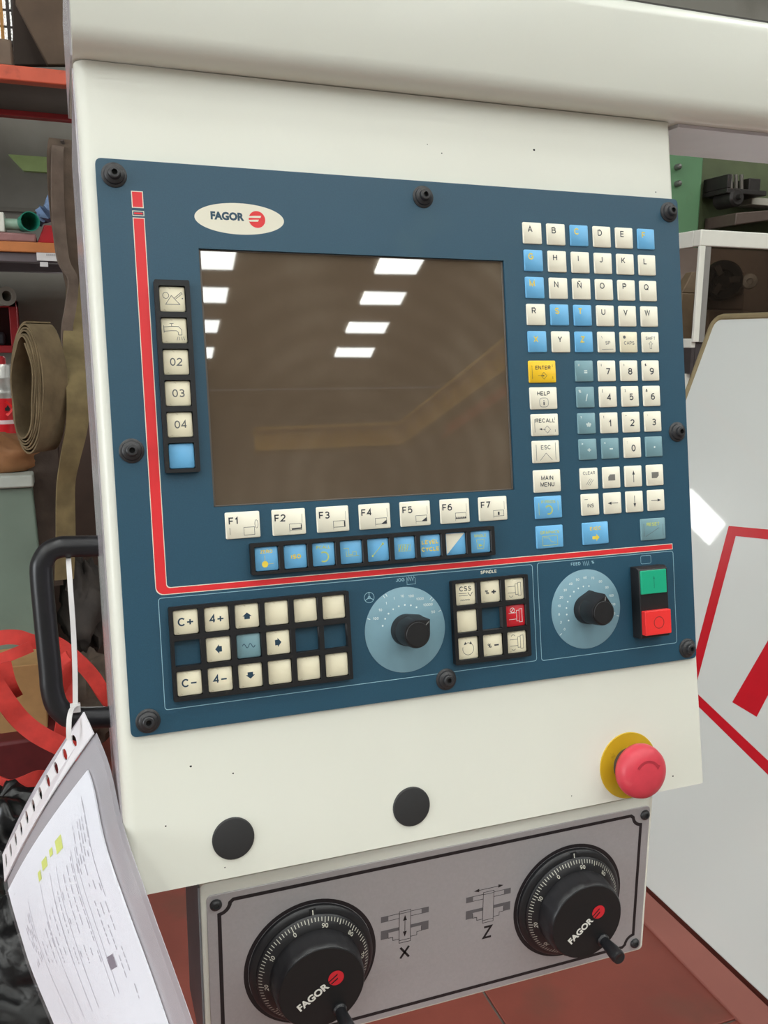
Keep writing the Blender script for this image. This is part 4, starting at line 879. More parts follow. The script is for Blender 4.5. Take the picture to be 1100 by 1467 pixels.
g = G(); g.box((EX, EY+.5, .08), (x1, EY+.52, zt)); g.build('back_sheet', DKI, t, world=True)
g = G(); g.box((EX, EY, .0), (x1, EY+.52, .08)); g.build('base', EW, t, world=True)
zs_ = at(985, 535, EY+.05)[2]
g = G(); g.box((EX, EY+.03, .08), (EX+.02, EY+.5, zs_)); g.build('side_sheet', EW, t, world=True)
g = G(); g.box((EX+.004, EY+.012, zs_), (EX+.018, EY+.5, zb_-.02)); g.build('gap_shade_fill', DKS, t, world=True)  # dark fill standing in for the shaded open gap under the sill rail
g = G(); g.box((EX+.02, EY+.012, .08), (x1, EY+.03, zb_)); g.build('front_sheet', DKS, t, world=True)
def glassm(name, tint, al):
    m = bpy.data.materials.new(name); m.use_nodes = True; nt = m.node_tree; L = nt.links
    for n in list(nt.nodes): nt.nodes.remove(n)
    o = nt.nodes.new('ShaderNodeOutputMaterial'); mx = nt.nodes.new('ShaderNodeMixShader'); tr = nt.nodes.new('ShaderNodeBsdfTransparent'); gl = nt.nodes.new('ShaderNodeBsdfGlossy'); fr = nt.nodes.new('ShaderNodeFresnel')
    tr.inputs[0].default_value = (*tint, 1); gl.inputs['Roughness'].default_value = .06; fr.inputs['IOR'].default_value = 1.45
    L.new(fr.outputs[0], mx.inputs[0]); L.new(tr.outputs[0], mx.inputs[1]); L.new(gl.outputs[0], mx.inputs[2]); L.new(mx.outputs[0], o.inputs['Surface']); return m
g = G(); g.box((EX+.05, EY+.014, zb_), (x1, EY+.02, zl)); g.build('window_pane', glassm('enclosure_glass', (.62, .56, .5), 1), t, world=True, smooth=False)
cp_ = V3(at(1036, 401, 2.15))
t = thing('lathe_chuck', 'dark round lathe chuck seen through the enclosure window', 'chuck', cp_)
g = G(); g.T = Matrix.Translation(cp_) @ Matrix.Rotation(R(-35), 4, 'Z') @ Matrix.Rotation(R(90), 4, 'X')
g.lathe([(.076, -.10), (.076, -.02), (.07, 0), (.04, 0), (.034, -.02), (.01, -.02)], 40); g.build('chuck_body', mat('chuck_black', (34, 31, 30), .35, .6), t, world=True)
for k in range(3):
    g = G(); g.T = Matrix.Translation(cp_) @ Matrix.Rotation(R(-35), 4, 'Z') @ Matrix.Rotation(R(90), 4, 'X') @ Matrix.Rotation(R(120*k), 4, 'Z'); g.box((.02, -.011, -.01), (.06, .011, .022)); g.build('jaw', mat('jaw_grey', (66, 60, 56), .4, .6), t, world=True, bevel=.002)
g = G(); g.box((cp_.x-.02, cp_.y+.05, .09), (cp_.x+.2, cp_.y+.2, cp_.z-.11)); g.box((cp_.x+.03, cp_.y+.1, cp_.z-.11), (cp_.x+.2, cp_.y+.2, cp_.z+.05)); g.build('headstock', DKI, t, world=True, bevel=.01)
kp = V3(at(1074, 403, 2.1))
t = thing('tool_holder', 'pale round tool knob on an arm inside the lathe window', 'tool holder', kp)
g = G(); g.T = Matrix.Translation(kp) @ Matrix.Rotation(R(-35), 4, 'Z') @ Matrix.Rotation(R(90), 4, 'X'); g.lathe([(.012, -.05), (.026, -.045), (.03, -.01), (.026, .0), (.012, .004), (.01, -.003), (.001, -.003)], 28); g.build('knob', mat('knob_grey', (168, 160, 150), .4), t, world=True)
g = G(); q = V3(at(1058, 402, 2.14)); g.tube([q + Vector((-.05, .06, .01)), q, kp + Vector((0, .05, 0))], .009, 8); g.tube([kp + Vector((.0, .05, 0)), kp + Vector((.12, .2, -.05)), kp + Vector((.14, .22, -1.5))], .02, 10); g.build('arm', DKI, t, world=True)
# beige fitting seen through the side opening
q = V3(at(978, 428, 2.2)); t = thing('coolant_bracket', 'tan bracket visible in the gap at the enclosure side', 'bracket', (q.x, q.y, .08))
g = G(); g.box((q.x-.03, q.y-.03, .08), (q.x+.03, q.y+.03, q.z+.02)); g.hexa([(q.x-.03, q.y-.03, q.z+.02), (q.x+.03, q.y-.03, q.z+.02), (q.x+.03, q.y+.03, q.z+.02), (q.x-.03, q.y+.03, q.z+.02), (q.x+.02, q.y-.02, q.z+.1), (q.x+.06, q.y-.02, q.z+.1), (q.x+.06, q.y+.02, q.z+.1), (q.x+.02, q.y+.02, q.z+.1)])
g.build('bracket_arm', mat('bracket_tan', (112, 94, 72), .6, var=.1), t, world=True, bevel=.004)
# ================================================================== GREEN MACHINE AT THE BACK
GRN = mat('machine_green', (92, 134, 96), .5, var=.06, scale=6, dirt=((84, 92, 62), 5, .6)); GRND = mat('machine_green_oily', (86, 96, 66), .55, var=.15, scale=8); OIL = mat('machine_dark', (48, 44, 42), .5, .3, var=.2)
YG = 2.5
def gb(x0, y0, x1_, y1_, Y=YG): a_ = at(x0, y0, Y); b_ = at(x1_, y1_, Y); return a_[0], a_[2], b_[0], b_[2]
t = thing('green_machine', 'old green machine tool with oily ways behind the white lathe', 'machine tool', (3.0, 2.7, 0))
xa, za, xb, zb_ = gb(960, 215, 1001, 335); g = G(); g.box((xa-.3, YG, 0), (xb, YG+.5, za)); g.build('column', GRN, t, world=True, bevel=.012)
xc, zc, xd, zd = gb(1003, 245, 1180, 335); g = G(); g.box((xb+.012, YG+.06, 0), (xd, YG+.5, zc+.1)); g.build('body', GRND, t, world=True, bevel=.01)
x2, z2, x3, z3 = gb(1031, 252, 1086, 276, YG-.05)
g = G(); g.box((x2, YG-.1, z3-.02), (x3, YG+.05, z3)); g.box((x2, YG-.1, z3), (x2+.02, YG+.05, z2)); g.box((x3-.06, YG-.06, z3), (x3, YG+.05, z2)); g.build('bracket', OIL, t, world=True, bevel=.003)
for x in (1047, 1054, 1062):
    a_ = at(x, 274, YG-.06); b_ = at(x, 250, YG-.06); g = G(); g.tube([a_, b_], .008, 8); g.build('rod', mat('rod_steel', (150, 146, 140), .3, .8), t, world=True)
c_ = V3(at(1050, 284, YG-.08)); g = G(); g.T = Matrix.Translation(c_) @ Matrix.Rotation(R(90), 4, 'X'); g.lathe([(.036, -.08), (.036, .02), (.028, .03), (.012, .03), (.01, .05), (.001, .05)], 24); g.build('pulley', OIL, t, world=True)
x4, z4, x5, z5 = gb(1045, 303, 1180, 322, YG-.1); g = G(); g.hexa([(x4, YG-.14, z5-.03), (x5, YG-.14, z5+.05), (x5, YG+.05, z5+.05), (x4, YG+.05, z5-.03), (x4, YG-.14, z4-.01), (x5, YG-.14, z4+.05), (x5, YG+.05, z4+.05), (x4, YG+.05, z4-.01)]); g.build('slide_way', mat('way_brown', (92, 78, 70), .5, .2, var=.1), t, world=True, bevel=.004)
x6, z6, x7, z7 = gb(1075, 283, 1180, 301, YG-.02); g = G(); g.box((x6, YG-.03, z7), (x7, YG+.06, z6)); g.build('pale_cover', mat('cover_pale', (176, 172, 160), .5), t, world=True, bevel=.003)
for (x, y) in ((971, 239), (971, 263)):
    c_ = V3(at(x, y, YG-.01)); g = G(); g.T = Matrix.Translation(c_) @ Matrix.Rotation(R(90), 4, 'X'); g.lathe([(.012, -.02), (.012, .01), (.008, .016), (.001, .018)], 18); g.build('knob', mat('knob_silver', (120, 120, 116), .35, .6), t, world=True)
# ================================================================== RACK AND STORES ON THE LEFT
YR = 2.5
ORG = mat('rack_orange', (206, 92, 66), .5, var=.08, scale=12, dirt=((150, 62, 46), 14, .6)); ORG2 = mat('shelf_orange', (190, 118, 66), .55, var=.1, scale=14, dirt=((130, 78, 44), 16, .6)); SHU = mat('shelf_underside', (84, 74, 68), .75, var=.12, scale=8)
RDK = mat('rack_red', (148, 34, 38), .55, var=.1); GBM = mat('beam_grey', (96, 88, 92), .6, var=.08)
XL, XRk = -1.5, 1.15
t = thing('storage_rack', 'orange pallet rack with two loaded shelves along the back wall', 'rack', (-.4, 2.75, 0))
z_a = at(0, 91, YR)[2]; z_b = at(0, 113, YR)[2]
g = G(); g.box((XL, YR, z_b), (XRk, YR+.05, z_a)); g.build('front_beam', ORG, t, world=True, bevel=.004, label='orange upper beam')
g = G(); g.box((XL, YR+.46, z_b-.004), (XRk, YR+.51, z_a)); g.build('rear_beam', RDK, t, world=True, bevel=.004, label='dark red rear beam')
g = G(); g.box((XL, YR+.05, z_a-.03), (XRk, YR+.46, z_a-.006)); g.build('shelf_deck', SHU, t, world=True)
z_c = at(0, 345, YR)[2]; z_d = at(0, 360, YR)[2]; z_e = at(0, 374, YR)[2]
g = G(); g.box((XL, YR, z_d), (XRk, YR+.06, z_c)); g.build('front_board', ORG2, t, world=True, bevel=.003, label='orange-brown shelf edge')
g = G(); g.box((XL, YR+.012, z_e), (XRk, YR+.06, z_d)); g.build('front_beam', GBM, t, world=True, bevel=.003, label='grey lower beam')
g = G(); g.box((XL, YR+.06, z_c-.03), (XRk, YR+.5, z_c-.004)); g.build('shelf_deck', SHU, t, world=True)
g = G(); g.box((XL, YR+.44, z_e), (XRk, YR+.5, z_d)); g.build('rear_beam', GBM, t, world=True)
for x in (XL-.08, XRk):
    for y in (YR, YR+.44):
        g = G(); g.box((x, y, 0), (x+.08, y+.06, 2.9)); g.build('upright', mat('upright_blue', (58, 70, 88), .5), t, world=True, bevel=.003)
p0_ = at(104, 209, 2.36); g = G(); g.tube([(p0_[0]+.02, YR+.01, z_b+.02), (p0_[0]+.02, YR-.02, z_b-.02), (p0_[0]+.01, 2.44, p0_[2]+.06), (p0_[0], 2.39, p0_[2]-.01), (p0_[0]-.02, 2.36, p0_[2]-.02), (p0_[0]-.03, 2.34, p0_[2]+.01)], .006, 8); g.build('strap_hook', DARKG, t, world=True)
a_ = at(52, 361, YR-.004); b_ = at(85, 374, YR-.004)
g = G(); g.box((a_[0], YR+.001, b_[2]), (b_[0], YR+.010, a_[2])); lb = g.build('paper_label', mat('label_white', (216, 214, 214), .6, var=.02), t, world=True, label='white paper label')
g = G(); zz = (a_[2]+b_[2])/2 + .006
for k in range(7): g.poly([(a_[0]+.03+.006*k, YR+.0005, zz-.004), (a_[0]+.034+.006*k, YR+.0005, zz-.004), (a_[0]+.034+.006*k, YR+.0005, zz+.003), (a_[0]+.03+.006*k, YR+.0005, zz+.003)])
g.build('print', printm((170, 168, 170)), lb, world=True, smooth=False)
a_ = at(57, 375, YR); b_ = at(69, 382, YR); g = G(); g.box((a_[0], YR+.004, b_[2]), (b_[0], YR+.009, a_[2])); g.build('torn_tape', mat('label_white', (216, 214, 214)), t, world=True)
# wall panel notice
a_ = at(12, 221, 3.12); b_ = at(74, 247, 3.12)
t = thing('green_notice', 'pale green notice sheet on the wall between the two shelves', 'notice', V3((a_+b_)/2))
g = G(); g.hexa([(a_[0]+.05, 3.12, b_[2]), (b_[0]+.05, 3.12, b_[2]), (b_[0]+.05, 3.149, b_[2]), (a_[0]+.05, 3.149, b_[2]), (a_[0], 3.12, a_[2]), (b_[0]+.05, 3.12, a_[2]), (b_[0]+.05, 3.149, a_[2]), (a_[0], 3.149, a_[2])]); g.build('sheet', mat('notice_green', (178, 206, 138), .6, var=.06), t, world=True)
# goods on the top shelf
WOODD = mat('board_brown', (92, 74, 58), .7, var=.2, scale=9, bump=.2, bscale=40); 
def board(name, lab, pts, Y, th, m, cat='board', grp=None):
    P = [at(x, y, Y) for x, y in pts]; c = sum(P)/len(P); t = thing(name, lab, cat, V3((c[0], Y, min(p[2] for p in P))), grp)
    g = G(); g.loft([[tuple(p) for p in P], [(p[0], p[1]+th, p[2]) for p in P]]); g.build('panel', m, t, world=True, bevel=.004); return t
board('wooden_board', 'brown board leaning with slanted edge on the top shelf', [(22, 4), (22, -90), (110, -90), (110, 93), (68, 93)], YR+.22, .03, WOODD)
board('wooden_board', 'darker brown board standing behind the slanted board on the top shelf', [(18, -80), (110, -60), (110, 93), (18, 93)], YR+.34, .03, mat('board_dark', (62, 49, 40), .75, var=.2, scale=9))
a_ = at(0, 60, YR+.06); b_ = at(19, 92, YR+.06)
t = thing('timber_block', 'dusty timber block at the left end of the top shelf', 'timber', (a_[0], YR+.1, z_a)); g = G(); g.box((a_[0]-.3, YR+.02, z_a), (b_[0], YR+.2, a_[2])); g.build('block', mat('timber_grey', (112, 96, 82), .8, var=.15, scale=20), t, world=True, bevel=.006)
# daylight window high in the back wall, seen past the timber block
a_ = at(-30, -40, 3.14); b_ = at(19.5, 62, 3.14)
WGL = bpy.data.materials.new('window_daylight'); WGL.use_nodes = True; _b = WGL.node_tree.nodes['Principled BSDF']; _n = WGL.node_tree.nodes.new('ShaderNodeTexNoise'); _n.inputs['Scale'].default_value = 28; _r = WGL.node_tree.nodes.new('ShaderNodeValToRGB')
_r.color_ramp.elements[0].position = .42; _r.color_ramp.elements[1].position = .5; _r.color_ramp.elements[0].color = lin((120, 126, 110)) + (1,); _r.color_ramp.elements[1].color = (1, 1, .96, 1)
WGL.node_tree.links.new(_n.outputs['Fac'], _r.inputs['Fac']); WGL.node_tree.links.new(_r.outputs['Color'], _b.inputs['Emission Color']); _b.inputs['Emission Strength'].default_value = 1.1
g = G(); g.box((a_[0], 3.135, b_[2]), (b_[0], 3.142, a_[2])); win = g.build('window_1', WGL, smooth=False); win['kind'] = 'structure'
g = G(); fw = .012
for q in ((a_[0], b_[2]-fw, b_[0]+fw, b_[2]), (a_[0], a_[2], b_[0]+fw, a_[2]+fw), (b_[0], b_[2], b_[0]+fw, a_[2])): g.box((q[0], 3.11, q[1]), (q[2], 3.149, q[3]))
g.build('window_frame', DARKG, win)
for x in (2.5, 12):
    p = at(x, 30, 3.13); g = G(); g.box((p[0]-.006, 3.12, b_[2]), (p[0]+.006, 3.134, a_[2])); g.build('muntin', mat('muntin_orange', (196, 140, 70), .5) if x < 5 else DARKG, win)
for y in (14, 38):
    p = at(5, y, 3.13); g = G(); g.box((a_[0], 3.124, p[2]-.003), (b_[0], 3.134, p[2]+.003)); g.build('muntin', DARKG, win)
g = G(); g.box((.085, 3.128, 1.50), (.42, 3.142, 1.66)); win2 = g.build('window_2', SKYM, smooth=False); win2['kind'] = 'structure'
g = G()
for q in ((.065, 1.48, .44, 1.50), (.065, 1.66, .44, 1.68), (.065, 1.5, .085, 1.66), (.42, 1.5, .44, 1.66)): g.box((q[0], 3.12, q[1]), (q[2], 3.149, q[3]))
g.build('window_frame', DARKG, win2)
# goods on the second shelf
TEAL = mat('cup_teal', (34, 134, 112), .35, var=.05)
c_ = V3(at(43, 317, YR-.0)); r_c = .031
t = thing('teal_cup', 'teal plastic cup lying on its side on the second shelf', 'cup', c_)
g = G(); g.T = Matrix.Translation(c_) @ Matrix.Rotation(R(15), 4, 'Z') @ Matrix.Rotation(R(90), 4, 'X'); g.lathe([(.020, -.10), (.024, -.10), (r_c, 0), (r_c-.003, 0), (.021, -.094), (.001, -.094)], 28); g.build('cup_wall', TEAL, t, world=True)
a_ = V3(at(68, 312, YR+.07)); CLO = mat('cloth_blue', (116, 140, 176), .85, var=.15, scale=40)
t = thing('blue_cloth', 'crumpled pale blue cloth behind the teal cup', 'cloth', a_)
def blob(c, rad, seed, amp=.25, nu=18, nv=12, fr=3.0, flat=None):
    g = G(); ids = []
    for j in range(nv+1):
        row = []; th = math.pi*j/nv
        for i in range(nu):
            ph = 2*math.pi*i/nu; d = Vector((math.sin(th)*math.cos(ph), math.sin(th)*math.sin(ph), math.cos(th)))
            k = 1 + amp*noise.fractal(d*fr + Vector((seed*3.1, seed*1.7, seed)), .6, 2.1, 4)*1.0
            p = Vector((c[0] + rad[0]*d.x*k, c[1] + rad[1]*d.y*k, c[2] + rad[2]*d.z*k))
            if flat is not None: p.z = max(p.z, flat)
            row.append(g.av(p))
        ids.append(row)
    for j in range(nv):
        for i in range(nu): g.af([ids[j][i], ids[j+1][i], ids[j+1][(i+1) % nu], ids[j][(i+1) % nu]])
    return g
g = G(); 
cl = [at(54, 318, YR+.05), at(60, 310, YR+.06), at(68, 303, YR+.05), at(76, 292, YR+.07), at(84, 286, YR+.09)]
g.ribbon(spline(cl, 4), [.03 + .004*k for k in range(17)], .03, [(.5 + .15*math.sin(k), .25*math.cos(k*1.3), .8) for k in range(17)]); g.build('fold', CLO, t, world=True, sharp=60)
a_ = at(60, 322, YR+.02); b_ = at(92, 345, YR+.02)
t = thing('red_tray', 'small red plastic tray beside the teal cup', 'tray', (a_[0], YR+.05, z_c))
g = G(); x0, x1_ = at(53, 345, YR+.02)[0], b_[0]; zt_ = a_[2]
g.hexa([(x0, YR+.02, z_c), (x1_, YR+.02, z_c), (x1_, YR+.2, z_c), (x0, YR+.2, z_c), (x0+.025, YR+.02, zt_), (x1_+.02, YR+.02, zt_), (x1_+.02, YR+.2, zt_), (x0+.025, YR+.2, zt_)]); g.build('tray_body', mat('tray_red', (168, 26, 36), .4), t, world=True, bevel=.004)
a_ = at(-30, 331, YR+.01); b_ = at(52, 343, YR+.01)
t = thing('flat_package', 'flat pinkish package under the teal cup on the second shelf', 'package', (b_[0]-.1, YR+.08, z_c))
g = G(); g.box((a_[0], YR+.01, z_c), (b_[0], YR+.2, a_[2])); g.build('wrapper', mat('wrap_pink', (148, 106, 104), .6, var=.15, scale=25), t, world=True, bevel=.006)
a_ = at(-20, 302, YR+.02); b_ = at(7, 331, YR+.02)
t = thing('white_carton', 'small white carton standing at the left of the teal cup', 'carton', (b_[0]-.05, YR+.08, a_[2]-.05))
g = G(); zz = at(0, 331, YR+.01)[2]; g.box((a_[0], YR+.03, zz), (b_[0], YR+.14, a_[2])); g.build('carton_body', mat('carton_white', (222, 222, 212), .6), t, world=True, bevel=.003)
a_ = at(10, 324, YR+.03); t = thing('green_bottle', 'pale green bottle lying between the carton and the teal cup', 'bottle', V3(a_))
g = G(); g.T = Matrix.Translation(V3(at(30, 322, YR+.06))) @ Matrix.Rotation(R(-90), 4, 'Y'); g.lathe([(.001, -.005), (.014, -.003), (.018, .01), (.018, .07), (.008, .085), (.008, .1), (.001, .1)], 20); g.build('bottle_body', mat('bottle_green', (150, 178, 160), .3), t, world=True)
# things below the second shelf
a_ = at(-40, 430, 3.1); b_ = at(30, 505, 3.1)
t = thing('red_wall_box', 'red open fronted metal box on the wall below the shelf', 'box', ((a_[0]+b_[0])/2, 3.1, b_[2]))
RB = mat('box_red', (160, 28, 36), .45, var=.08); g = G(); fx = .028
for q in ((a_[0], a_[2]-fx, b_[0], a_[2]), (a_[0], b_[2], b_[0], b_[2]+fx), (a_[0], b_[2], a_[0]+fx, a_[2]), (b_[0]-fx, b_[2], b_[0], a_[2])): g.box((q[0], 3.0, q[1]), (q[2], 3.148, q[3]))
g.build('frame', RB, t, world=True, bevel=.003)
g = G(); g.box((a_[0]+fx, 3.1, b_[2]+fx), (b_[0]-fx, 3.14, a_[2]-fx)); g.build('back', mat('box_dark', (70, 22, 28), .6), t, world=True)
g = G(); g.box((a_[0]+fx, 3.02, b_[2]+fx), (b_[0]-fx-.02, 3.09, b_[2]+fx+.05)); g.build('dark_contents', mat('dark_grey', (44, 42, 48), .7, var=.3, scale=60), t, world=True, bevel=.01)
c_ = V3(at(10, 424, 2.75)); t = thing('white_pipe', 'short white pipe end above the red wall box', 'pipe', c_)
g = G(); g.T = Matrix.Translation(c_) @ Matrix.Rotation(R(25), 4, 'Z') @ Matrix.Rotation(R(90), 4, 'X'); g.lathe([(.033, -.3), (.033, 0), (.018, 0), (.018, -.08), (.001, -.08)], 24); g.build('pipe_wall', mat('pipe_white', (150, 146, 138), .5), t, world=True)
# green steel cabinet with things on its top
YGc = 2.2
zc1 = at(0, 682, YGc)[2]; xr_c = at(46, 690, YGc)[0]
t = thing('green_cabinet', 'grey-green steel cabinet with pale lipped top left of the straps', 'cabinet', (-.5, 2.45, 0))
g = G(); g.hexa([(-1.2, YGc+.02, 0), (xr_c+.035, YGc+.02, 0), (xr_c+.035, YGc+.5, 0), (-1.2, YGc+.5, 0), (-1.2, YGc+.02, zc1-.04), (xr_c-.002, YGc+.02, zc1-.04), (xr_c-.002, YGc+.5, zc1-.04), (-1.2, YGc+.5, zc1-.04)]); g.build('body', mat('cabinet_green', (108, 124, 112), .5, var=.1, scale=5, dirt=((44, 52, 46), 4, .62)), t, world=True, bevel=.006)
g = G(); g.box((-1.22, YGc, zc1-.04), (xr_c+.004, YGc+.52, zc1)); g.build('top_lip', mat('lip_pale', (172, 178, 170), .5, var=.05), t, world=True, bevel=.006)
p = at(-3, 620, YGc+.12); LEA = mat('pouch_brown', (142, 98, 62), .7, var=.2, scale=14, bump=.3, bscale=30)
t = thing('leather_pouch', 'crumpled brown leather pouch on top of the green cabinet', 'pouch', (p[0], p[1], zc1))
g = blob((p[0]+.01, YGc+.13, zc1+.045), (.115, .09, .07), 4, .18, 28, 16, 2.2, zc1); g.build('pouch_body', LEA, t, world=True, sharp=70)
cz0 = at(0, 625, YGc+.3)[2]; cz1 = at(0, 522, YGc+.3)[2]; cx_ = at(2, 570, YGc+.3)[0]
rc = at(25, 570, YGc+.3)[0] - cx_
zc2 = zc1
t = thing('solvent_can', 'red and silver metal solvent can with a flame warning diamond', 'can', (cx_, YGc+.3, zc2))
g = G(); g.lathe([(rc, 0), (rc, (cz1-zc2)*.66), (.001, (cz1-zc2)*.66)], 36); g.v = [(x+cx_, y+YGc+.34, z+zc2) for x, y, z in g.v]; g.build('red_label', mat('can_red', (196, 28, 38), .3, var=.04), t, world=True)
h_ = cz1-zc2
g = G(); g.lathe([(rc*.99, h_*.66), (rc*.99, h_*.69), (rc*1.02, h_*.70), (rc*1.02, h_*.72), (rc*.99, h_*.73), (rc*.99, h_*.84), (rc*1.02, h_*.85), (rc*1.02, h_*.87), (rc*.99, h_*.88), (rc*.99, h_*.97), (rc*.9, h_), (.001, h_)], 36); g.v = [(x+cx_, y+YGc+.34, z+zc2) for x, y, z in g.v]; g.build('silver_body', mat('can_silver', (186, 186, 182), .3, .6), t, world=True)
g = G(); g.lathe([(rc*.4, h_), (rc*.4, h_*1.06), (rc*.3, h_*1.08), (.001, h_*1.08)], 24); g.v = [(x+cx_, y+YGc+.34, z+zc2) for x, y, z in g.v]; g.build('cap', RB, t, world=True)
yy = YGc+.34-rc-.0015; zz = zc2 + h_*.56; d_ = .026; xx = cx_ + .016
g = G(); g.poly([(xx-d_, yy+.008, zz), (xx, yy, zz-d_), (xx+d_*.9, yy+.012, zz), (xx, yy, zz+d_)]); hz = g.build('warning_diamond', mat('diamond_red', (232, 44, 44), .4), t, world=True, smooth=False)
g = G(); g.poly([(xx-.007, yy-.001, zz-.008), (xx+.007, yy-.001, zz-.008), (xx+.008, yy-.001, zz+.001), (xx+.002, yy-.001, zz+.012), (xx-.002, yy-.001, zz+.004), (xx-.007, yy-.001, zz+.002)]); g.build('flame', HOLE, hz, world=True, smooth=False)
g = G(); g.lathe([(rc*1.004, h_*.40), (rc*1.004, h_*.44)], 36); g.v = [(x+cx_, y+YGc+.34, z+zc2) for x, y, z in g.v]; g.build('white_band', mat('band_white', (220, 200, 200), .4), t, world=True)
# ---------------------------------------------------------------- webbing slings
def webm(name, rgb, var=.25):
    m = mat(name, rgb, .9, var=var, scale=18, bump=.5, bscale=160); return m
WEB = webm('web_olive', (112, 97, 72)); WEB2 = webm('web_brown', (88, 74, 62)); WEB3 = webm('web_dark', (70, 58, 50)); WEBY = webm('web_tan', (116, 102, 70))
YS = 2.12
c_ = V3(at(58, 556, YS)); ax = Vector((-.62, -.78, 0)).normalized(); uu = Vector((ax.y, -ax.x, 0)); uu = uu if uu.x > 0 else -uu
t = thing('rolled_sling', 'wide olive lifting sling rolled into a flattened hanging coil', 'webbing sling', c_)
H0, W0 = .193, .046
def coil(th0, th1, g_):
    pts = []; sd = []
    n = int((th1-th0)/(2*math.pi)*44)
    for k in range(n+1):
        th = th0 + (th1-th0)*k/n; q = 1 - .06*(th/(2*math.pi))
        wb = .0018*math.sin(3*th + 1.3*th*th*.02) + .0008*math.sin(5*th); x = (W0*q + wb)*math.cos(th) + .008*math.sin(th); z = (H0*(1 - .045*(th/(2*math.pi))) + wb)*math.sin(th)
        pts.append(c_ + uu*x*1.25 + Vector((0, 0, z)) + ax*.004*(th/6)); sd.append(ax)
    g_.ribbon(pts, .105, .0045, sd)
g = G(); coil(math.pi*.5, math.pi*2*6.2, g); g.build('coiled_webbing', WEB, t, world=True, sharp=50)
tail = [at(112, 384, 2.47), at(111, 440, 2.36), at(107, 500, YS+.1), at(112, 560, YS+.0), at(110, 610, YS-.01), at(100, 660, YS), at(94, 700, YS+.02), at(94, 770, YS+.03), at(92, 830, YS+.05)]
sds = [(1, .2, 0), (1, .3, 0), (1, .35, 0), (1, .2, 0), (.95, .3, 0), (.85, .45, 0), (.8, .5, 0), (.9, .3, 0), (.9, .2, 0)]
g = G(); T_ = spline(tail, 5); S_ = spline(sds, 5); g.ribbon(T_, [.074 - .0004*k for k in range(len(T_))], .005, [Vector(s) for s in S_]); g.build('hanging_tail', WEBY, t, world=True, sharp=60)
def strap(name, lab, pts, w_, m, side, grp=None, cat='strap', th=.005, n=6):
    P = spline([np.array(p) for p in pts], n)
    if isinstance(side, list): side = [Vector(s) for s in spline(side, n)]
    if isinstance(w_, list): w_ = [float(q[0]) for q in spline([(q, 0) for q in w_], n)]
    c = P[0]; t = thing(name, lab, cat, V3(c), grp or 'hanging straps beside the cabinet')
    g = G(); g.ribbon(P, w_, th, side); g.build('webbing', m, t, world=True, sharp=60); return t
strap('hanging_strap', 'long grey-brown strap hanging folded from above beside the cabinet', [at(92, 208, 2.42), at(90, 203, 2.36), at(89, 230, 2.33), at(91, 290, 2.32), at(95, 340, 2.33), at(102, 390, 2.35), at(104, 425, 2.36)], [.07, .08, .088, .085, .075, .055, .035], WEB2, [(1, .1, 0), (1, .1, 0), (1, 0, 0), (1, .2, 0), (1, .35, 0), (.9, .6, 0), (.6, .9, 0)], th=.012)
strap('hanging_strap', 'narrow ridge-edged strap draped over the long grey-brown strap', [at(84, 210, 2.345), at(82, 222, 2.30), at(83, 300, 2.30), at(90, 370, 2.29), at(104, 400, 2.28), at(101, 440, 2.27), at(96, 470, 2.27), at(99, 500, 2.27), at(112, 530, 2.27), at(120, 548, 2.27), at(124, 530, 2.28)], [.035, .035, .04, .04, .036, .034, .034, .04, .045, .04, .03], webm('web_grey', (104, 90, 80)), [(1, .2, 0), (1, .5, 0), (1, .5, 0), (.9, .6, .2), (.8, .7, .2), (1, .4, 0), (1, .3, .2), (.8, .5, .6), (.6, .5, .8), (.6, .5, .8), (.5, .6, .8)], th=.007)
strap('hanging_strap', 'dark lower strap hanging left of the sling tail', [at(62, 630, 2.3), at(62, 700, 2.28), at(65, 760, 2.27), at(72, 840, 2.27)], [.085, .095, .09, .08], WEB3, [(1, .2, 0), (1, 0, 0), (1, .3, 0), (1, .2, 0)], th=.008)
board('brown_panel', 'dark brown panel standing behind the straps beside the cabinet', [(90, 470), (160, 470), (175, 1010), (70, 1010)], 2.62, .05, mat('panel_umber', (66, 50, 42), .8, var=.2, scale=8), 'panel')
board('dark_plank', 'dark upright plank behind the rolled sling', [(44, 600), (88, 600), (92, 880), (60, 880)], 2.66, .06, mat('plank_dark', (48, 40, 36), .85, var=.2, scale=12), 'plank')
# ---------------------------------------------------------------- heap below the handle
HEAPM = mat('heap_dark', (50, 44, 40), .85, var=.35, scale=14, bump=.5, bscale=40)
def heap(name, lab, x, y, Y, rad, seed, m, cat, amp=.35, fr=2.5, nu=30, nv=18):
    c = at(x, y, Y); t = thing(name, lab, cat, (c[0], Y, max(0, c[2]-rad[2])), {'black_bag': 'black bags at the left edge'}.get(name))
    g = blob((c[0], Y, c[2]), rad, seed, amp, nu, nv, fr, .001); g.build('bulk', m, t, world=True, sharp=70); return t
heap('dark_cloth', 'dark crumpled cloth heaped behind the grab handle', 122, 870, 2.35, (.08, .12, .16), 11, HEAPM, 'cloth', .32, 2.4)
heap('dark_cloth', 'brownish crumpled rags under the dark cloth behind the handle', 130, 1000, 2.2, (.13, .12, .13), 12, mat('rag_brown', (78, 66, 56), .9, var=.35, scale=18, bump=.5, bscale=40), 'rags', .32, 2.4)
c1 = at(18, 955, 2.05); c2 = at(52, 1022, 2.05)
t = thing('cardboard_box', 'small tan cardboard box under the red straps', 'box', (c1[0], 2.1, c2[2]))
g = G(); g.box((c1[0]-.05, 2.05, c2[2]-.12), (c2[0]+.03, 2.25, c1[2])); g.build('carton', mat('card_tan', (168, 130, 84), .75, var=.08), t, world=True, bevel=.003)
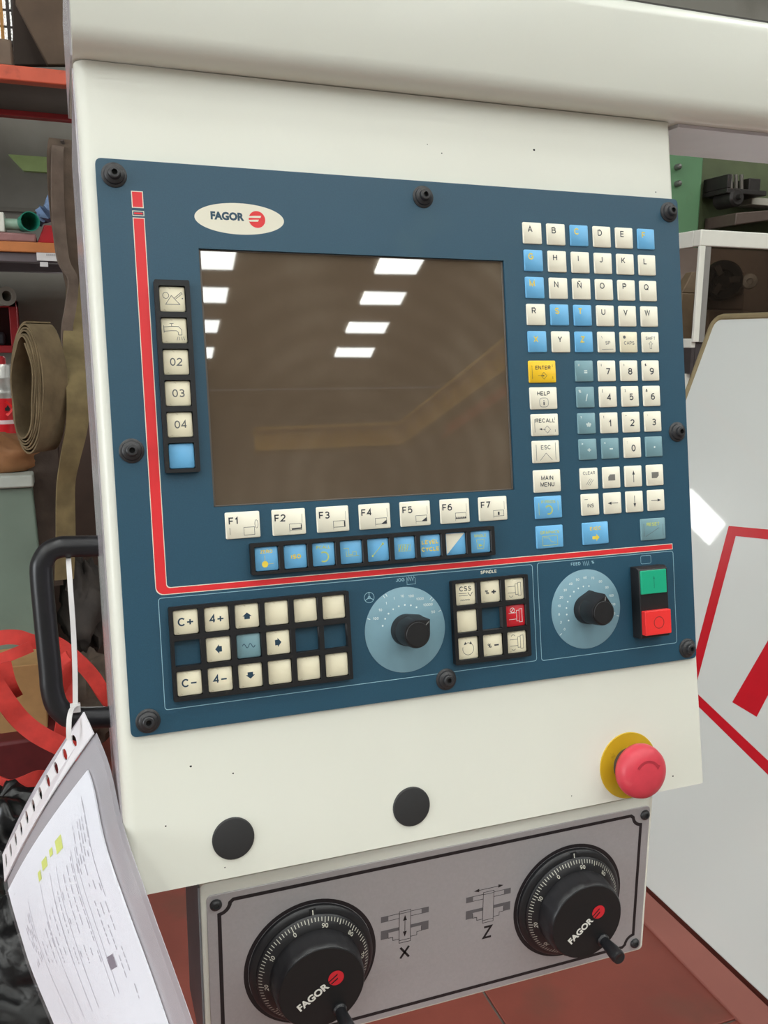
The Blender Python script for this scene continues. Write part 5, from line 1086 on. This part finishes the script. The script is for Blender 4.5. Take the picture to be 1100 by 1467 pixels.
c1 = at(-40, 1035, 1.98); c2 = at(95, 1130, 1.98)
t = thing('dark_red_crate', 'dark red crate standing below the cardboard box', 'crate', ((c1[0]+c2[0])/2, 2.1, 0))
g = G(); g.box((c1[0], 1.98, 0), (c2[0], 2.17, c2[2]*.3 + c1[2]*.7)); g.build('crate_body', mat('crate_red', (92, 26, 28), .6, var=.15), t, world=True, bevel=.01)
REDW = mat('web_red', (190, 50, 42), .75, var=.14, scale=30, bump=.4, bscale=200)
grp = 'red lifting straps in the heap'
def Y1(*l): return [at(x, y, Y) for x, y, Y in l]
RS = [
 ('red strap arching over the top of the heap behind the handle', Y1((-30, 925, 1.95), (0, 914, 1.93), (25, 913, 1.92), (46, 919, 1.92), (80, 922, 1.95), (110, 945, 1.93), (132, 968, 1.9), (152, 1000, 1.9), (165, 1020, 1.95)), .042, [(.2, .3, 1)]*9),
 ('red strap crossing below the arch at the far left', Y1((-30, 950, 1.9), (0, 944, 1.88), (24, 935, 1.88), (45, 926, 1.9)), .032, [(.1, .4, 1)]*4),
 ('red strap sloping down from the left edge below the cardboard box', Y1((-25, 955, 1.8), (-5, 985, 1.8), (12, 1010, 1.79), (30, 1032, 1.79), (55, 1052, 1.78), (90, 1070, 1.78), (115, 1078, 1.8)), .052, [(.5, .4, .8)]*7),
 ('red strap hanging in a short loop at the left of the cardboard box', Y1((2, 950, 1.85), (8, 975, 1.84), (14, 990, 1.85), (20, 1000, 1.9)), .05, [(1, .3, .3)]*4),
 ('folded bright red strap bundle seen inside the handle opening', Y1((78, 945, 1.86), (84, 958, 1.84), (92, 966, 1.84), (101, 976, 1.87)), .085, [(.4, .3, .9)]*4),
 ('red strap hanging down behind the bottom of the handle', Y1((96, 975, 1.9), (95, 995, 1.88), (94, 1015, 1.87), (88, 1050, 1.86), (76, 1070, 1.86)), .045, [(1, .3, 0)]*5),
 ('red strap curling along the foot of the dark red crate', Y1((-25, 1112, 1.75), (-5, 1122, 1.73), (15, 1128, 1.72), (35, 1122, 1.72), (55, 1114, 1.74), (72, 1116, 1.8)), .04, [(.1, .3, 1)]*6),
 ('lowest red strap above the black bags', Y1((-25, 1178, 1.7), (0, 1170, 1.68), (20, 1155, 1.68), (36, 1142, 1.7)), .035, [(.2, .3, 1)]*4),
]
for lab, pts, w_, sd in RS: strap('red_strap', lab, pts, w_, REDW, sd, grp, th=.007)
# ---------------------------------------------------------------- black bags
BAG = mat('bag_black', (15, 15, 17), .3, var=.3, scale=20, bump=1.0, bscale=28)
heap('black_bag', 'shiny black rubbish bag beside the sleeve at the left edge', 0, 1235, 1.62, (.2, .16, .18), 21, BAG, 'bag', .26, 2.3, 48, 32)
heap('black_bag', 'black rubbish bag on the floor behind the lower part of the sleeve', 15, 1400, 1.2, (.22, .2, .18), 22, BAG, 'bag', .26, 2.3, 48, 32)
heap('black_bag', 'black bag top peeping over the punched edge of the sleeve', 62, 1168, 1.8, (.1, .1, .06), 23, BAG, 'bag', .28, 2.6, 36, 22)
# ================================================================== OVERHEAD CRANE, REFLECTED IN THE SCREEN
CRY = mat('crane_yellow', (196, 150, 40), .5, var=.08)
def girder(name, lab, A, B, w_, h_, m):
    A = Vector(A); B = Vector(B); t = thing(name, lab, 'crane beam', (A+B)/2, 'ribbed beams under the roof'); d = (B-A).normalized(); s = Vector((-d.y, d.x, 0)).normalized()*w_/2; u = Vector((0, 0, h_/2))
    for k, (z0, z1, ww) in enumerate(((-h_/2, -h_/2+.04, 1), (h_/2-.04, h_/2, 1), (-h_/2, h_/2, .3))):
        g = G(); ss = s*ww; g.hexa([A-ss+Vector((0,0,z0)), B-ss+Vector((0,0,z0)), B+ss+Vector((0,0,z0)), A+ss+Vector((0,0,z0)), A-ss+Vector((0,0,z1)), B-ss+Vector((0,0,z1)), B+ss+Vector((0,0,z1)), A+ss+Vector((0,0,z1))])
        g.build(('flange', 'flange', 'web')[k], m, t, world=True)
    n = int((B-A).length/.35)
    for k in range(1, n):
        p = A + (B-A)*k/n; g = G(); ss = s*.9; e = d*.012
        g.hexa([p-ss-e-u, p-ss+e-u, p+ss+e-u, p+ss-e-u, p-ss-e+u, p-ss+e+u, p+ss+e+u, p+ss-e+u]); g.build('stiffener', m, t, world=True)
girder('crane_beam', 'yellow ribbed beam across the hall seen reflected low in the screen', (2.6, -12.12, 4.2), (5.1, -12.02, 4.2), .3, .36, CRY)
girder('crane_beam', 'yellow ribbed beam running along the hall reflected in the screen', (5.0, -11.8, 4.2), (4.88, -6.5, 4.2), .3, .36, CRY)
girder('crane_beam', 'orange beam beside the yellow one reflected at the right of the screen', (5.55, -11.6, 4.2), (5.4, -7.0, 4.2), .25, .34, ORG)
